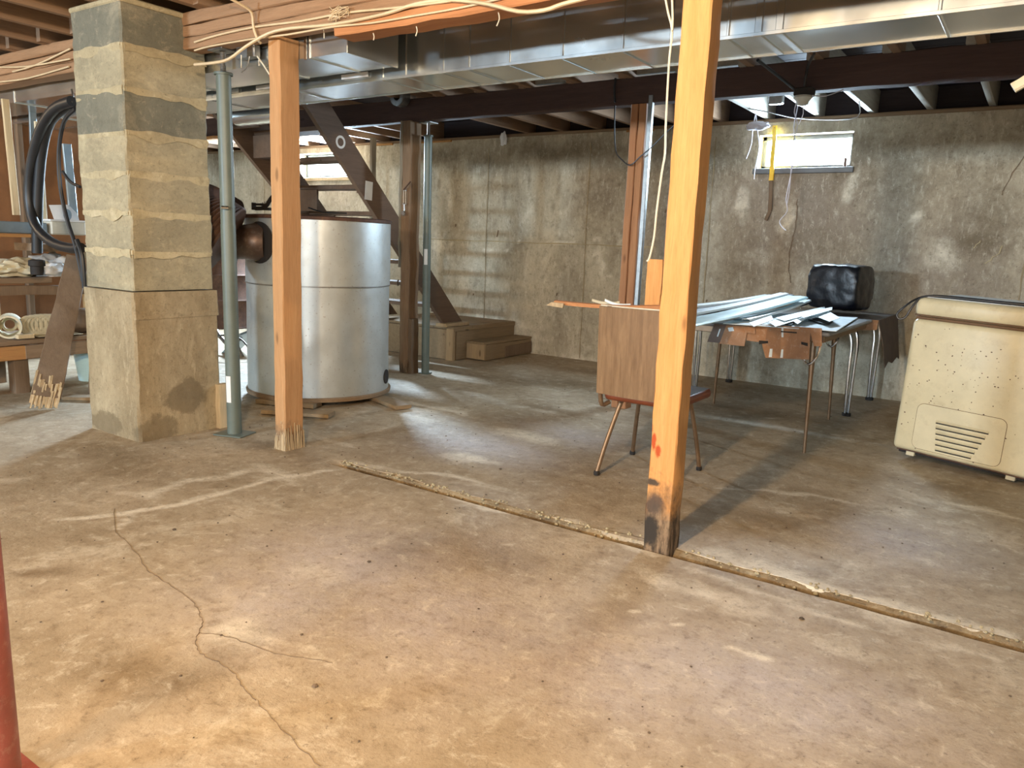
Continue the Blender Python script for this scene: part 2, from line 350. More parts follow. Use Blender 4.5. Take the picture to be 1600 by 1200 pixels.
# ---------------------------------------------------------------- stain painting, with floor light patches and wall shade in the colour
def noise2(x, y, s, seed=0):
    r = np.random.RandomState(seed); out = np.zeros_like(x)
    for _ in range(7):
        a = r.uniform(0, 6.28); k = s*r.uniform(.6, 1.8); out += np.sin((x*np.cos(a)+y*np.sin(a))*k+r.uniform(0, 6.28))
    return out/7
def paint(me, U, V, spots, lines):
    col = np.zeros((len(U), 4)); col[:, 3] = 1
    wx = noise2(U, V, 5, 1)*.12+noise2(U, V, 18, 2)*.04; wy = noise2(U, V, 5, 3)*.12+noise2(U, V, 18, 4)*.04
    x, y = U+wx, V+wy
    for (ch, cx, cy_, rx, ry, a, amp) in spots:
        dx, dy = x-cx, y-cy_; c, s = math.cos(a), math.sin(a)
        d = ((dx*c+dy*s)/rx)**2+((-dx*s+dy*c)/ry)**2; col[:, ch] = np.maximum(col[:, ch], amp*np.exp(-d*1.2))
    for (ch, pts, wd, amp) in lines:
        for (x0, y0), (x1, y1) in zip(pts, pts[1:]):
            vx, vy = x1-x0, y1-y0; t = np.clip(((x-x0)*vx+(y-y0)*vy)/(vx*vx+vy*vy+1e-9), 0, 1)
            d = np.hypot(x-x0-t*vx, y-y0-t*vy)/wd; col[:, ch] = np.maximum(col[:, ch], amp*np.exp(-d*d))
    at = me.attributes.new('stain_and_light', 'FLOAT_COLOR', 'POINT'); at.data.foreach_set('color', col.ravel())

# ---------------------------------------------------------------- FLOOR with its cut channel
X0, X1, Y0, YW = -10.6, 3.0, -5.6, 6.815
def lin(a, b, s): return list(np.linspace(a, b, max(2, int((b-a)/s)+1)))
xs = sorted(set(round(v, 4) for v in lin(X0, -5, .12)+lin(-5, 1, .035)+lin(1, X1, .12)))
YA_, YB_ = 2.60, 2.668
ysf = lin(Y0, 0, .15)+lin(0, YA_-.03, .035); ysg = lin(YA_, YB_, .012); ysb = lin(YB_+.03, 5, .04)+lin(5, YW+.02, .09)
ys = sorted(set(round(v, 4) for v in ysf+[YA_-.004]+ysg+[YB_+.004, YB_+.016]+ysb))
ys = np.array(ys); xs = np.array(xs); GX, GY = np.meshgrid(xs, ys); GZ = noise2(GX, GY, 2.2, 9)*.004
x_ = GX.ravel(); y_ = GY.ravel(); z_ = GZ.ravel().copy()
start = -2.86
for i in range(len(x_)):
    X, Y = x_[i], y_[i]
    if YA_-.005 <= Y <= YB_+.02 and X > start-.02:
        jag = mnoise.noise(Vector((X*9, 3.1, 0)))*.010+mnoise.noise(Vector((X*30, 1, 0)))*.005
        lip = max(0, mnoise.noise(Vector((X*3.5, 7, 0)))+.15)*.03*(1.5 if X < -1.9 else .8)
        if Y > YB_+.002: y_[i] += jag+lip; 
        elif Y > YB_-.001: y_[i] += jag; z_[i] -= .028
        elif Y < YA_-.001: y_[i] += jag*.35
        elif Y < YA_+.001: y_[i] += jag*.35; z_[i] -= .034
        else: z_[i] -= .036+.006*mnoise.noise(Vector((X*20, Y*20, 0)))
        if X < start+.1 and Y > YA_-.001 and Y < YB_+.002: z_[i] = z_[i]*max(0, min(1, (X-start+.02)/.12))
nx, ny = len(xs), len(ys)
fl = MB(); fl.v = [Vector((x_[i], y_[i], z_[i])) for i in range(len(x_))]
fl.f = [[j*nx+i, j*nx+i+1, (j+1)*nx+i+1, (j+1)*nx+i] for j in range(ny-1) for i in range(nx-1)]
floor = struct(obj('floor', fl, m_floor, loc=(0, 0, 0), sharp=40))
def W(x, y): p = atz(x, y); return (p.x, p.y)
FS = []
def fs(ch, px, py, rx, ry, amp, a=0.): p = atz(px, py); FS.append((ch, p.x, p.y, rx, ry, a, amp))
for a in [(1, 90, 890, .10, .05, .8, .5), (1, 245, 1065, .16, .12, .6, .3), (1, 540, 600, .6, .2, .5), (1, 880, 600, .75, .32, .95, .3), (1, 960, 585, .8, .22, .8, .1),
          (1, 760, 590, .5, .2, .6), (1, 1150, 640, .9, .35, .75), (1, 640, 860, .35, .25, .45), (1, 900, 760, .4, .2, .35), (1, 1550, 870, .5, .3, .4),
          (1, 200, 720, .7, .2, .6), (1, 420, 700, .6, .12, .7), (1, 1250, 780, .5, .2, .45), (1, 1100, 880, .2, .1, .5), (1, 60, 640, .5, .3, .5), (1, 500, 660, .5, .1, .5),
          (1, 1480, 760, .35, .16, .6), (1, 760, 860, .35, .2, .5), (1, 960, 970, .15, .35, .4), (1, 1170, 800, .4, .15, .5), (1, 860, 640, .5, .15, .5), (1, 1000, 700, .3, .2, .5), (1, 240, 1065, .25, .12, .6), (1, 820, 1000, .5, .2, .3), (1, 1450, 790, .2, .1, .3),
          (2, 560, 880, .5, .45, .6), (2, 700, 960, .5, .4, .6), (2, 1200, 1080, .5, .3, .6), (2, 960, 1050, .4, .3, .5), (2, 760, 700, .5, .3, .7), (2, 1420, 850, .3, .3, .6),
          (2, 900, 680, .5, .3, .6), (2, 420, 950, .4, .3, .5),
          (0, 800, 680, .35, .15, .7), (0, 740, 720, .2, .1, .75), (0, 1010, 900, .15, .1, .6), (0, 1180, 880, .35, .1, .75), (0, 1420, 960, .35, .1, .75), (0, 1130, 940, .14, .08, .55),
          (0, 640, 640, .3, .12, .6), (0, 1400, 800, .25, .12, .45), (0, 650, 655, .35, .12, .5), (0, 480, 900, .16, .12, .45), (0, 340, 1000, .14, .1, .55), (0, 700, 640, .2, .1, .5),  # some pale spots, mid floor and before the freezer, stand for window light
          (0, 230, 770, .2, .06, .5), (0, 430, 740, .35, .08, .6), (0, 840, 640, .4, .08, .5), (0, 1200, 660, .3, .1, .5), (0, 1050, 560, .4, .1, .4), (0, 1550, 800, .3, .06, .7),
          (0, 1300, 1000, .25, .12, .45), (0, 1100, 920, .25, .1, .6), (0, 520, 690, .3, .05, .6), (0, 900, 640, .4, .12, .4)]: fs(*a)
FL = [(0, [W(*p) for p in [(100, 806), (180, 796), (260, 790), (330, 772), (430, 745), (540, 735)]], .028, .8),
      (0, [W(*p) for p in [(230, 770), (300, 752), (380, 738)]], .05, .6), (0, [W(*p) for p in [(180, 800), (170, 820)]], .03, .7),
      (0, [W(*p) for p in [(640, 760), (760, 795), (860, 820), (1000, 862)]], .035, .75), (0, [W(*p) for p in [(1060, 880), (1250, 945), (1420, 990), (1600, 1040)]], .03, .55),
      (0, [W(*p) for p in [(1030, 862), (1200, 890), (1400, 945), (1600, 1005)]], .05, .8),
      (0, [W(*p) for p in [(560, 720), (680, 745), (800, 770)]], .04, .6), (0, [W(*p) for p in [(160, 920), (240, 905), (300, 900)]], .015, .5),
      (0, [W(*p) for p in [(1000, 960), (1020, 965), (1100, 980), (1190, 1025)]], .008, .9),
      (1, [W(*p) for p in [(180, 800), (215, 850), (240, 890), (300, 940), (318, 990), (300, 1020), (360, 1050)]], .018, .5),
      (0, [W(*p) for p in [(320, 990), (400, 1000), (500, 1035)]], .03, .5), (0, [W(*p) for p in [(1140, 760), (1230, 775), (1330, 790)]], .03, .55)]
FL += [(0, [W(80, 640), W(0, 660)], .06, .5), (0, [W(600, 620), W(720, 650)], .05, .7)]  # pale lines brightening the floor where daylight streaks cross it
co = np.array([v[:] for v in fl.v]); paint(floor.data, co[:, 0], co[:, 1], FS, FL)
# broken far lip of the channel, its dirt bed, and the cracks
lip = MB(); P = []
for r_ in range(7):
    row = []
    for i in range(520):
        X = start+.01+(X1-start-.02)*(i/519)**1.3
        j = mnoise.noise(Vector((X*8, r_*.3, 5)))*.010+mnoise.noise(Vector((X*45, r_*1.3, 2)))*.008
        wd = .008+max(0, mnoise.noise(Vector((X*2.1, 8, 4)))+.2)*.045
        row.append((X, YB_-.010+(r_/6)**1.6*wd+j*.6, -.034+.036*(r_/6)**.8+(mnoise.noise(Vector((X*60, r_*2., 9)))*.006 if r_ < 6 else -.002)))
    P.append(row)
lip.sheet(P, .006); obj('channel_lip', lip, m_lip, floor, sharp=20, label='ragged broken concrete edge along the far side of the channel')
cr_ = MB(); rn = random.Random(11)
for i in range(420):
    X = start+.02+(X1-start-1.2)*rn.random()**1.2; dens = mnoise.noise(Vector((X*2.1, 8, 4)))+.2
    if dens < 0 and rn.random() < .7: continue
    s = rn.uniform(.002, .008); cr_.lathe([(s*rn.uniform(.7, 1.2), -s*.4), (s*1.1, s*.2), (s*.4, s*.7)], T((X, YB_+rn.uniform(-.02, .03+.03*max(dens, 0)), rn.choice((.002, .002, -.015))), rn.uniform(0, 6)), 5)
o = obj('concrete_crumbs', cr_, m_mortar, floor, sharp=10); o['kind'] = 'stuff'
d = MB()
for i in range(90):
    X = start+.05+(X1-start-.1)*random.random()**1.3; s = random.uniform(.004, .012)
    bm = MB(); bm.box(X-s, X+s, YA_+.02, YA_+.02+s*1.5, -.04, -.04+s, .001, None); d.add([v+Vector((0, random.uniform(-.01, .03), 0)) for v in bm.v], bm.f)
o = obj('rubble', d, m_dirt, floor); o['kind'] = 'stuff'
def wob(pts, n, amp, nrm='z', seed=1):
    rn = random.Random(seed); out = []
    for a, b in zip(pts, pts[1:]):
        for k in range(n):
            p = Vector(a).lerp(Vector(b), k/n); out.append(p+Vector((rn.uniform(-amp, amp), rn.uniform(-amp, amp) if nrm == 'z' else 0, 0 if nrm == 'z' else rn.uniform(-amp, amp))))
    out.append(Vector(pts[-1])); return out
def fz(p): return Vector((p.x, p.y, float(noise2(np.array([p.x]), np.array([p.y]), 2.2, 9)[0])*.004+.0012))
ck = [[(178, 795), (180, 832), (200, 850), (218, 872), (230, 892), (250, 905), (280, 925), (302, 940), (310, 958), (316, 972), (310, 990), (305, 1005), (312, 1022), (340, 1035), (366, 1052), (378, 1075), (400, 1095)],
      [(310, 990), (345, 992), (385, 1005), (430, 1022), (500, 1032), (520, 1037)], [(400, 1095), (440, 1140), (470, 1170), (500, 1198)]]
for i, c_ in enumerate(ck):
    mb = MB().ribbon(wob([fz(atz(*q)) for q in c_], 5, .0035, seed=i), .0016 if i == 0 else .0009, th=.0006); obj('crack', mb, m_crack, floor)
ch = MB()
rn = random.Random(5)
for i in range(520):
    x, y = rn.uniform(-4.2, .6), rn.uniform(.9, 6.5)
    if YA_-.02 < y < YB_+.05: continue
    s = rn.uniform(.0012, .0055)*(1 if rn.random() < .9 else 1.7); ch.lathe([(s*rn.uniform(.6, 1.2), 0), (s, s*.3), (s*.4, s*.6)], T((x, y, .002), rn.uniform(0, 6)), 5)
o = obj('floor_debris', ch, plain('floor_specks', (.17, .12, .08), .9, 0, .6, 3), floor); o['kind'] = 'stuff'

# ---------------------------------------------------------------- WALLS
WINS = [(-8.0, -6.95, 1.86, 2.15), (-2.168, -1.418, 1.84, 2.115)]
def wall_grid(Yp, holes, x0, x1, ztop, step, thick=.24):
    gx = sorted(set([round(v, 4) for v in lin(x0, x1, step)]+[h for q in holes for h in q[:2]])); gz = sorted(set([round(v, 4) for v in lin(-.05, ztop, step)]+[h for q in holes for h in q[2:]]))
    mb = MB(); nx_ = len(gx); sg = 1 if Yp > 0 else -1
    for layer, yy in ((0, Yp), (1, Yp+sg*thick)):
        for z in gz:
            for x in gx: mb.v.append(Vector((x, yy+(mnoise.noise(Vector((x*1.6, z*1.6, 3)))*.008 if layer == 0 else 0), z)))
    N = nx_*len(gz)
    for j in range(len(gz)-1):
        for i in range(nx_-1):
            cx, cz = (gx[i]+gx[i+1])/2, (gz[j]+gz[j+1])/2
            if any(h[0] < cx < h[1] and h[2] < cz < h[3] for h in holes): continue
            q = [j*nx_+i, j*nx_+i+1, (j+1)*nx_+i+1, (j+1)*nx_+i]; mb.f += [q, [k+N for k in q[::-1]]]
    for h in holes:                         # the reveals
        a, b, c_, e = h; y2 = Yp+sg*thick
        mb.add([(a, Yp, c_), (b, Yp, c_), (b, y2, c_), (a, y2, c_)], [[0, 1, 2, 3]]); mb.add([(a, Yp, e), (b, Yp, e), (b, y2, e), (a, y2, e)], [[3, 2, 1, 0]])
        mb.add([(a, Yp, c_), (a, y2, c_), (a, y2, e), (a, Yp, e)], [[0, 1, 2, 3]]); mb.add([(b, Yp, c_), (b, y2, c_), (b, y2, e), (b, Yp, e)], [[3, 2, 1, 0]])
    return mb
wb = wall_grid(YW, WINS, X0-.2, X1+.2, 2.215, .05)
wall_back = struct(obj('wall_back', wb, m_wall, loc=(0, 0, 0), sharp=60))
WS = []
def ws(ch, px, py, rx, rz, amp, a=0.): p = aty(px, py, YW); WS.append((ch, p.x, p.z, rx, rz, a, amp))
for a in [(1, 690, 240, .5, .10, .8), (1, 760, 250, .5, .16, .6), (1, 880, 235, .9, .14, .8), (1, 1000, 260, .5, .3, .6), (1, 1110, 260, .4, .3, .7), (1, 920, 330, .35, .5, .5), (1, 350, 250, .6, .2, .7),  # top band and brown middle: stains plus painted shadow of beams and column
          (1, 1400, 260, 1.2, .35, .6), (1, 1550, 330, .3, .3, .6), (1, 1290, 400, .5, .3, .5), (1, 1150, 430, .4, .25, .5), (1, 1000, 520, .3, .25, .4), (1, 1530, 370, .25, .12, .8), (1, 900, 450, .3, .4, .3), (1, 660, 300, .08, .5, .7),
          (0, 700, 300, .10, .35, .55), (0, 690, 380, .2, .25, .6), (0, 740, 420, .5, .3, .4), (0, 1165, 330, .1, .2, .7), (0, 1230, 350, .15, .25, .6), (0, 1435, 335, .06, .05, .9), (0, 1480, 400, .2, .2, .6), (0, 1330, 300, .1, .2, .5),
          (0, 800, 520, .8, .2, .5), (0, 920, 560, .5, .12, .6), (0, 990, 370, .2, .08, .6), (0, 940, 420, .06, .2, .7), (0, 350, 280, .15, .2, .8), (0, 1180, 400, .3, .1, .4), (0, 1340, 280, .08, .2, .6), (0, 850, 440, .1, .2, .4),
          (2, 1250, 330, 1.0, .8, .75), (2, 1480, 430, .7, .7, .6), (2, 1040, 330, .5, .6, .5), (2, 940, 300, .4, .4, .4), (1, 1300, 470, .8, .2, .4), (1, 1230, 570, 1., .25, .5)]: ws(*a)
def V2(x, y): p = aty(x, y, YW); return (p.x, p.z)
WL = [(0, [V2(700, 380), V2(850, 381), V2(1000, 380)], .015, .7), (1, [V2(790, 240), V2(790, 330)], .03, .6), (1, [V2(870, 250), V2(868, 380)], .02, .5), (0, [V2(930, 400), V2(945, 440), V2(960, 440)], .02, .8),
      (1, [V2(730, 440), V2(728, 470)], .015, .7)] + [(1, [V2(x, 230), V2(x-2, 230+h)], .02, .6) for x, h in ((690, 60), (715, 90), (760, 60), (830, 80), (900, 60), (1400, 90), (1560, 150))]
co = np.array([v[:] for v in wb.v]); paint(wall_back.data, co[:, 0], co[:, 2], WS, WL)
# form lines, cracks and scratches on the poured wall
def wr(pts, w_, mat, seed=0, amp=.006, name='crack'):
    p3 = [Vector((aty(*q, YW).x, YW-.009, aty(*q, YW).z)) for q in pts]
    obj(name, MB().ribbon(wob(p3, 5, amp, 'y', seed), w_, n=(0, -1, 0), th=.001), mat, wall_back)
wr([(1246, 312), (1245, 340), (1240, 370), (1234, 395), (1232, 420), (1236, 442)], .007, m_crack, 2)
wr([(1540, 412), (1560, 396), (1566, 384)], .008, m_mortar, 3); wr([(1522, 387), (1532, 376)], .007, m_mortar, 4)
wr([(1603, 240), (1570, 290), (1566, 305)], .006, m_crack, 5)
for X in (-8.7, -6.25, -5.02, -3.8, -2.55, -.15):
    p = [Vector((X, YW-.009, .02+k*.1)) for k in range(22)]
    obj('form_line', MB().ribbon(wob(p, 1, .003, 'y', int(X*7)), .008, n=(0, -1, 0), th=.0008), m_plinth, wall_back)
pz = aty(850, 380, YW).z
obj('form_line', MB().ribbon(wob([Vector((-6.2+k*.15, YW-.009, pz)) for k in range(22)], 1, .004, 'y', 3), .011, n=(0, -1, 0), th=.001), m_mortar, wall_back)
for (x, y, l) in [(777, 365, .07), (1040, 330, .03), (712, 352, .03), (870, 460, .03), (740, 460, .02), (1104, 470, .02)]:
    p = aty(x, y, YW); obj('tie_mark', MB().beam((p.x, YW-.006, p.z-l/2), (p.x+l*.25, YW-.006, p.z+l/2), .012, .006, (0, 1, 0), 2, .001, .002), m_crack, wall_back)
FWIN = [(-5.55, -4.75, 1.80, 2.1), (.8, 1.6, 1.80, 2.1)]
wf = wall_grid(Y0, FWIN, X0-.2, X1+.2, 2.215, .4); struct(obj('wall_front', wf, m_wall, loc=(0, 0, 0)))
struct(obj('wall_left', MB().box(X0-.24, X0, Y0, YW, -.05, 2.215), m_wall)); struct(obj('wall_right', MB().box(X1, X1+.24, Y0, YW, -.05, 2.215), m_wall))
struct(obj('trim_1', MB().beam((X0, YW+.09, 2.232), (X1, YW+.09, 2.232), .16, .034, n=30, jit=.002), m_sill))
struct(obj('trim_2', MB().box(X0, X1, YW+.16, YW+.2, 2.25, 2.44), m_sub))
struct(obj('trim_3', MB().box(X0, X1, Y0-.2, Y0, 2.215, 2.44), m_sub))
for i, (a, b, c_, e) in enumerate(WINS+FWIN):
    yy = YW+.13 if i < 2 else Y0-.13; f = MB(); t_ = .032
    for q in ((a, b, c_, c_+t_), (a, b, e-t_, e), (a, a+t_, c_, e), (b-t_, b, c_, e)): f.box(q[0], q[1], yy-.02, yy+.02, q[2], q[3], .003)
    wn = struct(obj('window_%d' % (i+1), f, m_frame)); s_ = .02 if i < 2 else -.02
    obj('pane', MB().box(a+.02, b-.02, yy+.012 if i < 2 else yy-.016, yy+.016 if i < 2 else yy-.012, c_+.02, e-.02), m_pane, wn)
    if i < 2: obj('sill', MB().box(a-.03, b+.03, YW-.03, YW+.12, c_-.045, c_, .004), m_frame if i else m_pale, wn)
    if i == 1: obj('latch', MB().box(b-.05, b-.03, YW-.02, YW+.02, c_+.0, c_+.07, .004), m_rust, wn)
# daylit card frame below the left window
fr = MB()
p0 = aty(489, 276, 6.79); p1 = aty(519, 303, 6.79)
# ---------------------------------------------------------------- CEILING: joists and subfloor
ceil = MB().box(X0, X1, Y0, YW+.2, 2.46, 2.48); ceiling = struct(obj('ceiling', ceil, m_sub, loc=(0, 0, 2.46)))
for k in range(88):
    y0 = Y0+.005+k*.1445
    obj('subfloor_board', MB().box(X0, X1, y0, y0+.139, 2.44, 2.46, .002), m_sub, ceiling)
jx = [-.49-.4075*k for k in range(-8, 25)]
for i, X in enumerate(jx):
    pale = X in jx and (-2.3 < X < -.2)
    if not (-5.75 < X < -4.65):
        obj('joist', MB().beam((X, 4.90, 2.345), (X, YW+.15, 2.345), .045, .188, n=4, jit=.0015, ch=.003, seed=i), m_joistp if pale else m_joist, ceiling)
    obj('joist', MB().beam((X+.048, 2.50, 2.345), (X+.048, 5.05 if not (-5.75 < X < -4.65) else 3.4, 2.345), .045, .188, n=4, jit=.0015, ch=.003, seed=i+50), m_joist, ceiling)
    obj('joist', MB().beam((X, Y0, 2.345), (X, 2.75, 2.345), .045, .188, n=4, jit=.002, ch=.003, seed=i+90), m_joist, ceiling)
# little gap blocking between joists over the dark beam
for i in (12, 13, 15): obj('blocking', MB().box(jx[i]+.03, jx[i-1]-.03, 4.98, 5.02, 2.28, 2.44, .003), m_joistp, ceiling)

# ---------------------------------------------------------------- BEAMS
def board(name, a, b, wd, ht, mat, parent=None, **k):
    kw = dict(n=16, jit=.0025, ch=.006); kw.update({q: k.pop(q) for q in list(k) if q in ('n', 'jit', 'ch', 'seed', 'upv', 'taper')})
    return obj(name, MB().beam(a, b, wd, ht, **kw), mat, parent, **k)
bm1 = thing('built_up_beam', 'rough brown timber beam of stacked boards across the front posts, cables stapled along it', 'beam', (-3.9, 2.62, 2.07))
for (z0, z1, yo, sd) in ((2.07, 2.128, 0, 1), (2.131, 2.188, .004, 2), (2.191, 2.25, -.003, 3)):
    board('beam_board', (-3.93, 2.62+yo, (z0+z1)/2), (2.95, 2.62+yo, (z0+z1)/2), .115, z1-z0, m_beam, bm1, seed=sd, n=40)
board('under_plank', (-2.77, 2.625, 2.037), (2.95, 2.625, 2.037), .125, .058, m_beam2, bm1, n=40, seed=5, label='orange plank nailed beneath the beam')
bm2 = thing('built_up_beam', 'brown beam of stacked boards left of the block column, above the shelves', 'beam', (-4.42, 2.62, 2.07))
for (z0, z1, yo, sd) in ((2.06, 2.12, 0, 1), (2.123, 2.185, .004, 2), (2.188, 2.25, -.003, 3)):
    board('beam_board', (-9.5, 2.62+yo, (z0+z1)/2), (-4.42, 2.62+yo, (z0+z1)/2), .115, z1-z0, m_beam, bm2, seed=sd+7, n=30)
dbm = board('dark_beam', (-7.45, 4.98, 2.17), (2.95, 4.98, 2.17), .10, .175, m_beamd, n=50, seed=9)
tag(dbm, 'long dark brown timber beam running behind the ducts, under the far joists', 'beam')
hp = aty(325, 213, 4.93)
o = board('header_plank', (-7.5, 4.96, 2.065), (-5.6, 4.96, 2.065), .14, .03, m_shelfo, seed=4)
tag(o, 'orange-topped plank under the left end of the dark beam', 'plank')

# ---------------------------------------------------------------- COLUMN of blocks
col = thing('block_column', 'square grey concrete block column on a wider cast base, behind the leaning plank', 'column', (-4.15, 2.46, 0))
obj('cast_base', MB().beam((-4.15, 2.465, -.01), (-4.15, 2.465, .80), .50, .505, (0, 1, 0), 10, .003, .012, 3), m_plinthb, col, label='brown cast concrete base, slightly wider than the blocks')
obj('base_collar', MB().beam((-4.15, 2.465, .66), (-4.15, 2.465, .803), .503, .508, (0, 1, 0), 4, .003, .01, 8), m_plinth, col)
zz = .803; rn = random.Random(3); hs = [.205, .2, .2, .2, .21, .205, .205]
for i, h in enumerate(hs):
    dx, dy = rn.uniform(-.004, .004), rn.uniform(-.004, .004)
    obj('block', MB().beam((-4.15+dx, 2.463+dy, zz+.006), (-4.15+dx, 2.463+dy, zz+h-.004), .468, .472, (0, 1, 0), 5, .0022, .008, i), m_block2 if i in (4, 6) else m_block, col)
    P = []; 
    mb = MB().beam((-4.15, 2.463, zz+h-.012), (-4.15, 2.463, zz+h+.012), .470, .474, (0, 1, 0), 1, .001, .004, i+20)
    if i < 6: obj('mortar_joint', mb, m_mortar, col)
    # smeared mortar
    sm = MB(); row = []
    for k in range(15):
        t = k/14; row.append((-4.15+.236, 2.235+t*.455))
    for (X_, Y_, nrm) in ((1, 0, 'x'), (0, -1, 'y')):
        pts = []
        for k in range(16):
            t = k/15*.45-.225; kq = max(0, mnoise.noise(Vector((t*7, i*3., 1 if nrm == 'x' else 5)))+.35); zt = zz+h+.006+.018*kq+.004*rn.random(); zb = zz+h-.008-.035*kq-.006*rn.random()
            if nrm == 'x': pts.append([(-4.15+.2375, 2.463+t, zt), (-4.15+.2395, 2.463+t, zz+h), (-4.15+.2372, 2.463+t, zb)])
            else: pts.append([(-4.15+t, 2.463-.2395, zt), (-4.15+t, 2.463-.2415, zz+h), (-4.15+t, 2.463-.2392, zb)])
        sm.sheet(pts, .002)
    if i < 6: obj('mortar_smear', sm, m_mortar, col, sharp=60)
    zz += h
obj('cap_mortar', MB().box(-4.395, -3.905, 2.22, 2.71, 2.225, 2.252, .006), m_mortar, col)
obj('side_board', MB().beam((-3.885, 2.715, 0), (-3.888, 2.715, .26), .045, .07, (0, 1, 0), 4, .002, .003), m_pale, None)
tag(bpy.data.objects['side_board'], 'short splintered pale board standing against the back corner of the block column', 'board')

# ---------------------------------------------------------------- POSTS
def tapered_foot(c, w_, d_, mat, parent, seed):
    mb = MB(); rn = random.Random(seed)
    for k in range(9):
        x = c[0]-w_/2+w_*(k+.5)/9; hh = rn.uniform(.05, .16); mb.beam((x, c[1]-d_/2-.002, 0), (x+rn.uniform(-.004, .004), c[1]-d_/2+.001, hh), .011, .008, (0, 1, 0), 3, .0015, .001, k, taper=.4)
    for k in range(9):
        y = c[1]-d_/2+d_*(k+.5)/9; hh = rn.uniform(.05, .16); mb.beam((c[0]+w_/2+.002, y, 0), (c[0]+w_/2-.001, y+rn.uniform(-.004, .004), hh), .008, .011, (0, 1, 0), 3, .0015, .001, k, taper=.4)
    return obj('splintered_foot', mb, mat, parent)
pb = thing('timber_post', 'bright orange-brown square post standing in the floor channel, blackened at its foot', 'post', (-1.085, 2.66, -.03))
board('post_shaft', (-1.088, 2.662, -.034), (-1.082, 2.660, 2.006), .103, .10, m_post_big, pb, upv=(0, 1, 0), n=22, jit=.0022, ch=.004, seed=12)
p2 = thing('timber_post', 'orange-tan wooden post in front of the metal tank, pale splintered foot', 'post', (-3.2, 2.69, 0))
q0, q1 = Vector((-3.245, 2.675, 0)), Vector((-3.225, 2.655, 2.068))
board('post_shaft', q0, q1, .082, .125, m_post2, p2, upv=(0, 1, 0), n=22, jit=.0016, ch=.006, seed=4)
tapered_foot((-3.245, 2.675), .086, .125, m_splint, p2, 3)
p3 = thing('timber_post', 'old brown post right of the tank with a grey left side and rotten foot', 'post', (-4.48, 4.98, 0))
board('post_shaft', (-4.47, 4.975, 0), (-4.46, 4.975, 2.085), .095, .13, m_post3, p3, upv=(0, 1, 0), n=18, jit=.003, seed=6)
board('side_slab', (-4.525, 4.945, .9), (-4.515, 4.945, 2.085), .028, .09, m_post3g, p3, upv=(0, 1, 0), n=12, jit=.003, ch=.008, seed=8, label='grey rounded outer slab of the post')
board('side_slab', (-4.40, 4.96, 0), (-4.40, 4.96, .47), .035, .10, m_old, p3, upv=(0, 1, 0), n=6, jit=.003, seed=8, label='short brown board on the post side')
p4 = thing('timber_post', 'reddish split post under the dark beam, a grey metal strip on its right side', 'post', (-2.36, 4.98, 0))
for k, X in enumerate((-2.43, -2.372)):
    board('post_half', (X-.01, 4.97, 0), (X+.004, 4.97, 2.08), .053, .10, m_post4, p4, upv=(0, 1, 0), n=16, jit=.002, ch=.005, seed=k+30)
board('metal_strip', (-2.328, 4.94, .3), (-2.315, 4.94, 2.13), .03, .035, m_steel, p4, upv=(0, 1, 0), n=6, jit=.0005, ch=.003, label='grey galvanised metal strip')

def jack(name, label, base, top, r, paper, group=None, ztop=2.07, pl=True):
    t = thing(name, label, 'steel post', base); b, tp = Vector(base), Vector(top)
    obj('base_plate', MB().box(-.09 if pl else -.045, .09 if pl else .045, -.075 if pl else -.045, .075 if pl else .045, 0, .008, .002, T(base, R(18))), m_steel if False else m_green, t)
    obj('tube', MB().tube([b+Vector((0, 0, .008)), b.lerp(tp, .6)], r*1.0, 20, 1), m_green, t)
    obj('tube', MB().tube([b.lerp(tp, .6), tp], r*.96, 20, 1), m_green, t)
    obj('cap', MB().tube([tp-Vector((0, 0, .012)), tp], r*1.22, 20, 1), m_green, t)
    th = MB(); n = 14; e = Vector((tp.x, tp.y, ztop))
    for k in range(n*2+1):
        pass
    pr = []
    L = ztop-tp.z
    for k in range(2*n+1): pr.append((r*.38*(1 if k % 2 else .86), tp.z+L*k/(2*n)))
    obj('jack_screw', th.lathe(pr, T((tp.x, tp.y, 0)), 12), m_steel, t)
    obj('head_plate', MB().box(tp.x-.06, tp.x+.06, tp.y-.05, tp.y+.05, ztop-.008, ztop, .001), m_steel, t)
    if paper:
        z0, z1, a0, a1 = paper; P = []
        for i in range(2):
            zq = (z0, z1)[i]; c = b.lerp(tp, zq/tp.z); P.append([(c.x+(r+.0015)*math.cos(a), c.y+(r+.0015)*math.sin(a), zq) for a in np.linspace(a0, a1, 6)])
        obj('paper_label', MB().sheet(P, .0006), m_paper, t, label='white paper sticker')
    return t
g1 = jack('adjustable_steel_post', 'grey-green steel jack post beside the block column, white sticker near its foot', (-3.70, 2.66, 0), (-3.715, 2.66, 1.955), .040, (.19, .34, R(-100), R(-55)), ztop=2.069)
obj('adjustment_pin', MB().tube([(-3.68, 2.60, 1.26), (-3.66, 2.63, 1.26)], .010, 10, 1), m_chrome, g1)
g2 = jack('adjustable_steel_post', 'grey-green steel jack post in front of the wooden landing, sticker at mid height', (-4.32, 5.03, 0), (-4.33, 5.03, 1.98), .0335, (.93, 1.06, R(-90), R(-40)), ztop=2.08, pl=False)
rb = atz(-2, 1226)
rp = thing('adjustable_steel_post', 'rusty red-painted steel post at the left edge, nearest the camera', 'steel post', (rb.x, rb.y, 0))
obj('tube', MB().tube([(rb.x, rb.y, 0), (rb.x-.012, rb.y-.01, 2.0)], .042, 28, 1), m_redpost, rp)
obj('base_plate', MB().box(rb.x-.07, rb.x+.07, rb.y-.07, rb.y+.07, 0, .008, .002), m_redpost, rp)
obj('head_plate', MB().box(rb.x-.08, rb.x+.06, rb.y-.08, rb.y+.06, 2.0, 2.25, .002), m_redpost, rp)

